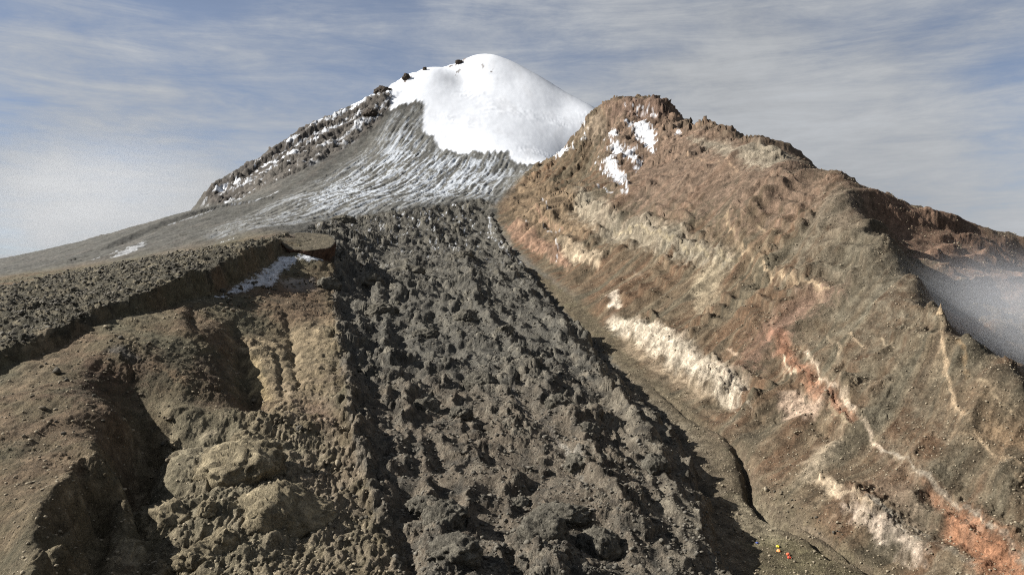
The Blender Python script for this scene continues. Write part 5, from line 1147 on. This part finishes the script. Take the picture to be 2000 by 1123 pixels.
# rows are packed where the land is steep and open to view from the valley, sparse on flats and back slopes
ca = np.linspace(A[0], A[-1], 161)
ql = np.linspace(math.log(140), math.log(4600), 1400)
CA, CQ = np.meshgrid(ca, ql)
ce = GROUND.height(CA.ravel() * np.exp(CQ.ravel()), np.exp(CQ.ravel())).reshape(CA.shape) / np.exp(CQ)
rise = np.clip(np.diff(ce, axis=0, prepend=ce[:1]), 0, None)
seen = 1 / (1 + np.exp((np.maximum.accumulate(ce, axis=0) - ce - .004) / .002))
dens = rise * (.15 + .85 * seen) / (ql[1] - ql[0])
for ax, rad in ((1, 4), (0, 10)):
    kern = np.hanning(2 * rad + 3)[1:-1]; kern /= kern.sum()
    pad = [(rad, rad) if q == ax else (0, 0) for q in (0, 1)]
    dens = np.apply_along_axis(lambda r_: np.convolve(r_, kern, 'valid'), ax, np.pad(dens, pad, 'edge'))
dens = dens / dens.sum(0) + .35 / len(ql)
cum = np.cumsum(dens, axis=0); cum = (cum - cum[0]) / (cum[-1] - cum[0])
YC = np.stack([np.interp(np.linspace(0, 1, NR), cum[:, i], ql) for i in range(len(ca))], 1)
fi = np.clip((A - ca[0]) / (ca[1] - ca[0]), 0, len(ca) - 1.0001); ii = fi.astype(int); ff = fi - ii
YY = np.exp(YC[:, ii] * (1 - ff) + YC[:, ii + 1] * ff)
XX = A[None, :] * YY
shape = XX.shape
x, y = XX.ravel(), YY.ravel()
z, REG = in_chunks(surface, x, y)
# unit normals of the smooth land, then the rock crust pushed out along them
Zg = z.reshape(shape)
P3 = np.stack([XX, YY, Zg], -1)
du = np.gradient(P3, axis=1); dv = np.gradient(P3, axis=0)
NRM = np.cross(du, dv).reshape(-1, 3)
NRM /= np.linalg.norm(NRM, axis=1)[:, None]
keys = list(REG)
D, BID, AMP = in_chunks(lambda X_, Y_, Z_, *r_: crust(X_, Y_, Z_, dict(zip(keys, r_))), x, y, z, *[REG[k_] for k_ in keys])
fx, fy, fz = (np.c_[x, y, z] + NRM * D[:, None]).T
REG['id'] = BID; REG['amp'] = AMP; REG['nz'] = NRM[:, 2]
keys = list(REG)
COL = in_chunks(lambda X_, Y_, Z_, *r_: colour(X_, Y_, Z_, dict(zip(keys, r_))), x, y, z, *[REG[k_] for k_ in keys])

cell = np.zeros(shape, np.int8)                                  # which piece of land
g = lambda n: REG[n].reshape(shape)
cell[:] = np.where(YY > 900, 2, 0)                               # hillside / volcano slope
cell[(g('face') > 0) & (YY < 2400)] = 1                          # rocky ridge
cell[(g('ice') > 0) & (g('face') < 25)] = 3
cell[g('left') > 0] = 4
cell[g('valley') > 0] = 6
cell[g('lava') > 0] = 5
cell[g('snowfield') > 0] = 7
LAND = {
    0: ('hillside', 'hill', 'brown cinder hillside with black shadowed hollows and a yellow eroded gully'),
    1: ('rocky_ridge', 'ridge', 'brown rocky ridge with pale strata bands rising to a craggy peak'),
    2: ('volcano_slope', 'ash', 'grey ash slope of the volcano with a rocky rib on its skyline'),
    3: ('ice_field', 'ice', 'grooved dirty ice field streaked with snow below the white glacier'),
    4: ('lava_ridge', 'lava', 'old rubbly lava tongue ending in a shaded cliff'),
    5: ('lava_flow', 'lava', 'blocky grey lava flow filling the middle of the valley'),
    6: ('valley_floor', 'hill', 'narrow brown valley floor with a dry stream cut and tents'),
    7: ('glacier', 'snow', 'smooth white glacier covering the volcano summit'),
}


def mesh_from_arrays(name, verts, quads, tint=None, n=4):
    me = bpy.data.meshes.new(name)
    me.vertices.add(len(verts)); me.vertices.foreach_set('co', np.ascontiguousarray(verts, np.float32).ravel())
    me.loops.add(quads.size); me.loops.foreach_set('vertex_index', np.ascontiguousarray(quads, np.int32).ravel())
    me.polygons.add(len(quads))
    me.polygons.foreach_set('loop_start', np.arange(0, quads.size, n, dtype=np.int32))
    me.polygons.foreach_set('loop_total', np.full(len(quads), n, np.int32))
    me.update(calc_edges=True)
    if tint is not None:
        at = me.attributes.new('tint', 'FLOAT_COLOR', 'POINT')
        at.data.foreach_set('color', np.c_[tint, np.ones(len(tint))].astype(np.float32).ravel())
    return me


def put(name, me, mat, parent=None, smooth=True):
    ob = bpy.data.objects.new(name, me)
    sc.collection.objects.link(ob)
    if mat and not me.materials:
        me.materials.append(mat)
    if smooth:
        me.polygons.foreach_set('use_smooth', np.ones(len(me.polygons), bool))
    ob.parent = parent
    return ob


def tag(ob, label, category=None, group=None, kind=None):
    ob['label'] = label
    if category: ob['category'] = category
    if group: ob['group'] = group
    if kind: ob['kind'] = kind
    return ob


VERT = np.c_[fx, fy, fz]
idx = np.arange(x.size).reshape(shape)
quad_all = np.stack([idx[:-1, :-1], idx[:-1, 1:], idx[1:, 1:], idx[1:, :-1]], -1).reshape(-1, 4)
qid = cell[:-1, :-1].ravel()
for k, (nm, mt, label) in LAND.items():
    q = quad_all[qid == k]
    used, inv = np.unique(q, return_inverse=True)
    me = mesh_from_arrays(nm, VERT[used], inv.reshape(-1, 4), COL[used])
    tag(put(nm, me, MAT[mt], smooth=mt in ('snow', 'ice', 'ash')), label, kind='structure')

# plain far below, out to the horizon
me = bpy.data.meshes.new('ground')
ng = 48
ring = [(60000 * math.cos(2 * math.pi * i / ng), 60000 * math.sin(2 * math.pi * i / ng), -420) for i in range(ng)]
me.from_pydata(ring, [], [list(range(ng))])
tag(put('ground', me, material('plain', rocky(False, tuple(alb((96, 88, 66))), .01, .2, 5, .4)), smooth=False), 'dry plain far below the volcano', kind='structure')


def land_z(px, py):
    """height of the finished land at map points (nearest surveyed vertex)"""
    px, py = np.atleast_1d(np.asarray(px, float)), np.atleast_1d(np.asarray(py, float))
    ci = np.clip(np.searchsorted(A, px / py), 1, len(A) - 1)
    ci = np.where(px / py - A[ci - 1] < A[ci] - px / py, ci - 1, ci)
    out = np.empty(len(px))
    Zf = fz.reshape(shape)
    for k, (c_, y_) in enumerate(zip(ci, py)):
        out[k] = Zf[min(int(np.searchsorted(YY[:, c_], y_)), NR - 1), c_]
    return out


def ground_z(px, py):
    return float(land_z(px, py)[0])


# ---------------------------------------------------------------- rocks
def ico(sub):
    import bmesh
    bm = bmesh.new()
    bmesh.ops.create_icosphere(bm, subdivisions=sub, radius=1.0)
    v = np.array([p.co[:] for p in bm.verts]); f = np.array([[q.index for q in t.verts] for t in bm.faces])
    bm.free()
    return v, f


def n3(p, s, seed):
    """cheap three-way noise on points"""
    return (gnoise(p[:, 0] / s, p[:, 1] / s, seed) + gnoise(p[:, 1] / s + 7, p[:, 2] / s, seed + 1) + gnoise(p[:, 2] / s, p[:, 0] / s + 3, seed + 2))


def chipped(v, rng, cuts, lo=.55, hi=.9):
    v = v.copy()
    for _ in range(cuts):
        n = rng.normal(size=3); n /= np.linalg.norm(n)
        d = v @ n; c = rng.uniform(lo, hi)
        v -= np.clip(d - c, 0, None)[:, None] * n
    return v


IV1, IF1 = ico(2)
ROCKS = []
for k in range(10):
    r = np.random.default_rng(100 + k)
    v = chipped(IV1, r, 11, .5, .85) * (1 + .10 * n3(IV1 * 3 + k, 1, k))[:, None]
    ROCKS.append(mesh_from_arrays('boulder', v, IF1, n=3))
IV4, IF4 = ico(5)


def build_crag(k, cx, cy, r, hf, sx, sink, nm, label):
    rng = np.random.default_rng(500 + k)
    v = chipped(IV4, rng, 9, .72, .95)
    w = v * r
    w = v * np.array([r * sx, r * .95, r * hf]) + np.array([37.0 * k, 11.0 * k, 5.0 * k])
    l = max(4.0, r * .85)
    st_ = np.array([1, 1, .4]) if nm == 'rock_dome' else np.ones(3)
    q_ = w * st_
    wob = .5 * gnoise3(*(q_ / (l * .5)).T, 140)
    i1, e1, t1 = blocks3(*((q_ / (l * .42)).T + wob), 141); i2, e2, t2 = blocks3(*((q_ / (l * .16)).T + wob), 143)
    rd = ridged3(*(q_ / l).T, 4, 145) - .75
    v = v * (1 + (rd * 1.1 + ((i1 - .35) * 1.5 + t1 * 2.6) * (.4 + .6 * e1) + ((i2 - .4) * .7 + t2 * 1.1) * (.4 + .6 * e2)) * (.05 if nm == 'rock_dome' else .075))[:, None]
    if nm == 'rock_dome':
        v = v * (1 + (ridged(w[:, 0] / 3.0 + .25 * wob, w[:, 1] / 3.0 + w[:, 2] / 14, 3, 161) - .7) * .085)[:, None]
    v = v * np.array([r * sx, r * .95, r * hf])
    me = mesh_from_arrays(nm, v, IF4, n=3)
    base = alb((150, 136, 106)) if cx < -60 and cy < 520 else alb((112, 106, 92))
    if nm == 'rock_pinnacle': base = alb((170, 146, 112))
    if cy > 1800: base = alb((84, 74, 64))
    t = (i1 - .5) * .5 + (i2 - .5) * .5 - .3 * (1 - e1) * .6
    col = base[None, :] * (1 + np.clip(t, -.5, .8))[:, None]
    at = me.attributes.new('tint', 'FLOAT_COLOR', 'POINT')
    at.data.foreach_set('color', np.c_[col, np.ones(len(col))].astype(np.float32).ravel())
    ob = put(nm, me, MAT['lava'] if nm != 'rock_pinnacle' else MAT['ridge'], smooth=False)
    hs = list(land_z([cx, cx + r * .5, cx - r * .5, cx], [cy, cy, cy, cy - r * .5]))
    ob.location = (cx, cy + r * .35, min(hs) + r * hf * (1 - 2 * sink) * .5)
    if cy > 1800:
        ob.location = (cx, cy, ground_z(cx, cy) - r * hf * .15)
    ob.rotation_euler = (0, 0, rng.uniform(-.4, .4))
    if nm == 'rock_pinnacle':
        ob.rotation_euler = (0, math.radians(4), 0)
        co = np.empty(len(v) * 3, np.float32); me.vertices.foreach_get('co', co); co = co.reshape(-1, 3)
        up = np.clip(co[:, 2] / (r * hf), -1, 1)
        co[:, :2] *= (np.clip(1 - up, 0.12, 1.6) * .75)[:, None]
        me.vertices.foreach_set('co', co.ravel()); me.update()
    cat = {'rock_dome': 'rock dome', 'rock_crag': 'crag', 'lava_mound': 'lava mound', 'rock_pinnacle': 'rock pinnacle'}[nm]
    grp = {'rock_dome': 'grooved domes on the foreground slope', 'rock_crag': 'crags on the summit skyline' if cy > 1800 else 'crags on the foreground slope', 'lava_mound': 'mounds of the lava flow', 'rock_pinnacle': None}[nm]
    tag(ob, label, cat, grp)


for k, c in enumerate(CRAGS):
    build_crag(k, *c)

# the flat-topped rock at the head of the shaded cliff
O = np.array(TABLE); nseg, nring = 96, 16
seg = np.linspace(0, len(O), nseg, endpoint=False); i0 = seg.astype(int); fr_ = (seg - i0)[:, None]
sm = np.array([.25, .5, .25])
rim = O[i0 % len(O)] * (1 - fr_) + O[(i0 + 1) % len(O)] * fr_
for _ in range(3):
    rim = (np.roll(rim, 1, 0) + 2 * rim + np.roll(rim, -1, 0)) / 4
cen = rim.mean(0)
rows_ = [cen + (rim - cen) * t_ for t_ in np.linspace(.04, 1, nring)]
for dz_, t_ in ((1.2, 1.012), (3, 1.0), (6, .985), (9, .965), (12, .955), (16, .97), (22, .99), (30, 1.0)):
    q_ = cen + (rim - cen) * t_; q_[:, 2] = rim[:, 2] - dz_; rows_.append(q_)
TV = np.concatenate(rows_); nr_ = len(rows_)
side_ = (np.arange(len(TV)) // nseg) >= nring
w1_, e1_, t1_ = blocks3(TV[:, 0] / 5, TV[:, 1] / 5, TV[:, 2] / 5, 151)
w2_, e2_, t2_ = blocks3(TV[:, 0] / 2, TV[:, 1] / 2, TV[:, 2] / 3, 153)
push = (w1_ - .5) * .9 + t1_ * 1.6 + (w2_ - .5) * .6
out_ = TV - cen; out_[:, 2] = 0; out_ /= np.linalg.norm(out_, axis=1)[:, None] + 1e-6
TV = TV + np.where(side_[:, None], out_ * push[:, None] * 1.2, np.array([0, 0, 1.0]) * push[:, None] * .5)
kk = np.arange(nseg)
TQ = np.concatenate([np.stack([r_ * nseg + kk, r_ * nseg + (kk + 1) % nseg, (r_ + 1) * nseg + (kk + 1) % nseg, (r_ + 1) * nseg + kk], -1)[:, ::-1] for r_ in range(nr_ - 1)])
tc_ = np.where(side_[:, None], alb((98, 74, 58)), alb((104, 95, 76))) * (.7 + .6 * w2_)[:, None]
tag(put('table_rock', mesh_from_arrays('table_rock', TV, TQ, tc_), MAT['lava'], smooth=False), 'flat-topped brown rock with a dark undercut face above a snow patch', 'rock')

rr = random.Random(5)


def boulder(cx, cy, cz, r, tall, label, group, mats=('boulder', 'dark_boulder')):
    me = ROCKS[rr.randrange(len(ROCKS))]
    key = mats[rr.randrange(len(mats))]
    ck = me.name + key
    if ck not in _rock_cache:
        c = me.copy(); c.materials.clear(); c.materials.append(MAT[key]); _rock_cache[ck] = c
    ob = bpy.data.objects.new('boulder', _rock_cache[ck])
    sc.collection.objects.link(ob)
    ob.scale = (r * rr.uniform(.85, 1.2), r * rr.uniform(.8, 1.1), r * tall * rr.uniform(.85, 1.1))
    ob.rotation_euler = (rr.uniform(-.15, .15), rr.uniform(-.15, .15), rr.uniform(0, 6.28))
    ob.location = (cx, cy, cz + r * tall * .35)
    tag(ob, label, 'boulder', group)
    return ob


_rock_cache = {}
bx = np.array([b[0] for b in BOULDERS]); by = np.array([b[1] for b in BOULDERS])
bz = land_z(bx, by)
for (px, py, r, tall, label), pz in zip(BOULDERS, bz):
    boulder(px, py, float(pz), r, tall, label, 'single large boulders', ('pale_boulder', 'boulder') if 'pale' in label else ('boulder', 'dark_boulder'))


def scatter(pts, n, seed):
    P = np.asarray(pts); rng = np.random.default_rng(seed)
    out = np.zeros((0, 2))
    while len(out) < n:
        q = rng.uniform(P.min(0), P.max(0), (n * 6, 2))
        q = q[poly_field(q[:, 0], q[:, 1], pts) > 0]
        out = np.r_[out, q]
    return out[:n], rng


for pts, n, r0, r1, label, group, seed in BOULDER_FIELDS:
    q, rng = scatter(pts, n, seed)
    zz = land_z(q[:, 0], q[:, 1])
    sz = r0 + (r1 - r0) * rng.random(n) ** 2.2
    # the ones an eye can pick out get a label of their own
    own = {}
    for word, order in (('largest', -sz), ('rightmost', -q[:, 0] / q[:, 1]), ('leftmost', q[:, 0] / q[:, 1]), ('topmost', -zz / q[:, 1]), ('lowest', zz / q[:, 1]), ('second largest', -sz), ('third largest', -sz)):
        for i in np.argsort(order):
            if int(i) not in own:
                own[int(i)] = word + ' ' + label
                break
    for i, ((px, py), pz, s) in enumerate(zip(q, zz, sz)):
        boulder(px, py, float(pz), float(s), float(rng.uniform(.65, 1.0)), own.get(i, label), group, ('boulder', 'dark_boulder', 'pale_boulder') if 'pale' in label else ('boulder', 'dark_boulder'))

# loose stones nobody could count: one object per stretch of ground
IV0, IF0 = ico(1)


def stones(name, label, xs, ys, sizes, mat, seed):
    rng = np.random.default_rng(seed)
    zs = land_z(xs, ys)
    n = len(xs)
    v = np.repeat(IV0[None], n, 0) * rng.uniform(.6, 1.25, (n, 12, 1)) * rng.uniform(.6, 1.3, (n, 1, 3))
    ang = rng.uniform(0, 6.28, n); c, s = np.cos(ang)[:, None], np.sin(ang)[:, None]
    vx = (v[..., 0] * c - v[..., 1] * s) * 1.2; vy = v[..., 0] * s + v[..., 1] * c
    sc_ = sizes[:, None]
    V = np.stack([vx * sc_ + xs[:, None], vy * sc_ + ys[:, None], v[..., 2] * sc_ * .75 + zs[:, None] + sc_ * .2], -1).reshape(-1, 3)
    Fq = (IF0[None] + (np.arange(n) * 12)[:, None, None]).reshape(-1, 3)
    me = mesh_from_arrays(name, V, Fq, n=3)
    tag(put(name, me, MAT[mat], smooth=False), label, kind='stuff')


def rand_polar(n, a0, a1, y0, y1, seed):
    rng = np.random.default_rng(seed)
    a = rng.uniform(a0, a1, n); yy = np.exp(rng.uniform(math.log(y0), math.log(y1), n))
    return a * yy, yy, rng


sx_, sy_, rng = rand_polar(60000, -.68, .68, 230, 1000, 77)
Rg = regions(sx_, sy_)
hm = (Rg['lava'] < 0) & (Rg['left'] < 0) & (Rg['face'] < 0) & (Rg['valley'] < 0) & (sy_ < 800)
sizes = .18 + .7 * rng.random(len(sx_)) ** 6 + .0002 * sy_
stones('scree_stones', 'loose stones strewn over the brown hillside', sx_[hm][:7000], sy_[hm][:7000], sizes[hm][:7000], 'pale_boulder', 1)
fm = (Rg['face'] > 0) & (Rg['valley'] < 0)
stones('scree_stones', 'loose scree stones on the flank of the rocky ridge', sx_[fm][:15000], sy_[fm][:15000], (sizes * .8)[fm][:15000], 'pale_boulder', 2)
vm = Rg['valley'] > 0
stones('scree_stones', 'loose stones on the valley floor', sx_[vm][:2500], sy_[vm][:2500], (sizes * .8)[vm][:2500], 'pale_boulder', 3)

lx, ly, rng = rand_polar(52000, -.28, .30, 250, 1600, 78)
Rl = area(lx, ly, 'lava')
lm = Rl > 1
lx, ly = lx[lm][:9000], ly[lm][:9000]
stones('lava_rubble', 'angular blocks of clinker littering the grey lava flow', lx, ly, (.25 + .9 * rng.random(len(lx)) ** 4 + .0004 * ly), 'clinker', 4)
lx, ly, rng = rand_polar(14000, -.70, -.25, 430, 950, 79)
lm = area(lx, ly, 'left_lava') > 1
stones('lava_rubble', 'angular blocks littering the old lava tongue above the shaded cliff', lx[lm][:5000], ly[lm][:5000], (.4 + 1.3 * rng.random(int(lm.sum())) ** 3)[:5000], 'clinker', 5)

# ---------------------------------------------------------------- tents


def cloth(name, c, rough=.6):
    def build(nt, out):
        p = nt.nodes.new('ShaderNodeBsdfPrincipled')
        w = nt.nodes.new('ShaderNodeTexNoise'); w.inputs['Scale'].default_value = 3
        h = nt.nodes.new('ShaderNodeMixRGB'); h.inputs[0].default_value = .5
        h.inputs[1].default_value = (*lin(c), 1); h.inputs[2].default_value = (*(lin(c) * .75), 1)
        nt.links.new(w.outputs[0], h.inputs[0]); nt.links.new(h.outputs[0], p.inputs['Base Color'])
        p.inputs['Roughness'].default_value = rough
        nt.links.new(p.outputs[0], out.inputs[0])
    return material(name, build)


POLE = cloth('tent_pole_metal', (150, 150, 155), .4)
DARK = cloth('tent_opening', (40, 38, 40))


def dome_mesh(name, rx, ry, h, nu=20, nv=7):
    V, Q = [], []
    for j in range(nv):
        f = j / nv
        rr_ = math.cos(f * math.pi / 2) ** .8
        for i in range(nu):
            a_ = 2 * math.pi * i / nu
            seam = 1 - .05 * abs(math.sin(2 * a_))
            V.append((rx * rr_ * math.cos(a_) * seam, ry * rr_ * math.sin(a_) * seam, h * math.sin(f * math.pi / 2)))
    for j in range(nv - 1):
        for i in range(nu):
            Q.append((j * nu + i, j * nu + (i + 1) % nu, (j + 1) * nu + (i + 1) % nu, (j + 1) * nu + i))
    V.append((0, 0, h)); t = len(V) - 1
    for i in range(nu):
        Q.append(((nv - 1) * nu + i, (nv - 1) * nu + (i + 1) % nu, t))
    me = bpy.data.meshes.new(name); me.from_pydata(V, [], Q); me.update()
    return me


def tube(name, pts, r):
    V, Q = [], []
    for k, p in enumerate(pts):
        p = Vector(p); d = (Vector(pts[min(k + 1, len(pts) - 1)]) - Vector(pts[max(k - 1, 0)])).normalized()
        u = d.orthogonal().normalized(); w = d.cross(u)
        for i in range(6):
            a_ = math.pi * i / 3
            V.append(tuple(p + u * r * math.cos(a_) + w * r * math.sin(a_)))
    for k in range(len(pts) - 1):
        for i in range(6):
            Q.append((k * 6 + i, k * 6 + (i + 1) % 6, k * 6 + 6 + (i + 1) % 6, k * 6 + 6 + i))
    me = bpy.data.meshes.new(name); me.from_pydata(V, [], Q); me.update()
    return me


for k, (px, py, s, c, label) in enumerate(TENTS):
    root = bpy.data.objects.new('tent', None)
    sc.collection.objects.link(root)
    root.location = (px, py, ground_z(px, py) + .15)
    s *= .7
    root.rotation_euler = (0, 0, (-.3, .5, .2, -.6, .9)[k])
    tag(root, label, 'tent', 'tents of the camp on the valley floor')
    mat = cloth('tent_cloth', c)
    h = s * (.45 if k == 0 else .8)
    put('fly_sheet', dome_mesh('fly_sheet', s * .78, s * .62, h), mat, root)
    put('vestibule', dome_mesh('vestibule', s * .42, s * .40, h * .72), mat, root).location = (0, -s * .55, 0)
    door = [(s * .22 * math.cos(t_), -s * .93, h * .5 * math.sin(t_)) for t_ in np.linspace(0, math.pi, 9)]
    door = [(a_, b_ + .12 * s * (z_ / h), z_) for a_, b_, z_ in door]
    me = bpy.data.meshes.new('door'); me.from_pydata(door, [], [list(range(9))]); me.update()
    put('door', me, DARK, root, False)
    for sg in (1, -1):
        arc = [(s * .80 * math.cos(t_) * .72, sg * s * .64 * math.cos(t_) * .72, .02 + h * 1.02 * math.sin(t_)) for t_ in np.linspace(0, math.pi, 15)]
        put('pole', tube('pole', arc, .018), POLE, root)

# ---------------------------------------------------------------- mist


def vapour(name, label, loc, scale, density, noise_scale, seed, rot=(0, 0, 0), lo=.42, hi=.7, colour_=(.9, .92, .95)):
    v, f = ico(4)
    me = mesh_from_arrays(name, v, f, n=3)
    def build(nt, out):
        pv = nt.nodes.new('ShaderNodeVolumePrincipled')
        pv.inputs['Color'].default_value = (*colour_, 1)
        pv.inputs['Anisotropy'].default_value = .2
        tcn = nt.nodes.new('ShaderNodeTexCoord')
        ln = nt.nodes.new('ShaderNodeVectorMath'); ln.operation = 'LENGTH'
        nt.links.new(tcn.outputs['Object'], ln.inputs[0])
        fall = nt.nodes.new('ShaderNodeMapRange'); fall.interpolation_type = 'SMOOTHSTEP'
        fall.inputs['From Min'].default_value = 1.0; fall.inputs['From Max'].default_value = .25
        nt.links.new(ln.outputs['Value'], fall.inputs[0])
        mpn = nt.nodes.new('ShaderNodeMapping')
        mpn.inputs['Scale'].default_value = scale; mpn.inputs['Location'].default_value = (seed * 130.0, seed * 70.0, 0)
        nt.links.new(tcn.outputs['Object'], mpn.inputs[0])
        nz = nt.nodes.new('ShaderNodeTexNoise'); nz.inputs['Scale'].default_value = noise_scale; nz.inputs['Detail'].default_value = 5; nz.inputs['Roughness'].default_value = .6
        nt.links.new(mpn.outputs[0], nz.inputs['Vector'])
        a = nt.nodes.new('ShaderNodeMath'); a.operation = 'MULTIPLY_ADD'; a.inputs[1].default_value = .45; 
        nt.links.new(fall.outputs[0], a.inputs[0]); nt.links.new(nz.outputs[0], a.inputs[2])
        r = nt.nodes.new('ShaderNodeMapRange'); r.interpolation_type = 'SMOOTHSTEP'
        r.inputs['From Min'].default_value = lo + .1; r.inputs['From Max'].default_value = hi + .3
        nt.links.new(a.outputs[0], r.inputs[0])
        m1 = nt.nodes.new('ShaderNodeMath'); m1.operation = 'MULTIPLY'
        nt.links.new(r.outputs[0], m1.inputs[0]); nt.links.new(fall.outputs[0], m1.inputs[1])
        m2 = nt.nodes.new('ShaderNodeMath'); m2.operation = 'MULTIPLY'; m2.inputs[1].default_value = density
        nt.links.new(m1.outputs[0], m2.inputs[0])
        nt.links.new(m2.outputs[0], pv.inputs['Density'])
        nt.links.new(pv.outputs[0], out.inputs['Volume'])
    mat = material(name, build)
    ob = put(name, me, mat)
    ob.location = loc; ob.scale = scale; ob.rotation_euler = rot
    tag(ob, label, kind='stuff')
    return ob


vapour('mist', 'grey mist rising behind the dark spur on the right', (352, 550, -30), (130, 120, 78), .0058, .035, 1, lo=.2, hi=.65)
vapour('cloud_bank', 'low grey cloud drifting behind the left shoulder of the volcano', (-1230, 2400, 220), (640, 420, 340), .0009, .006, 3, lo=.2, hi=.6, colour_=(.72, .73, .74))
sc.cycles.volume_step_rate = 1.0
sc.cycles.volume_max_steps = 128
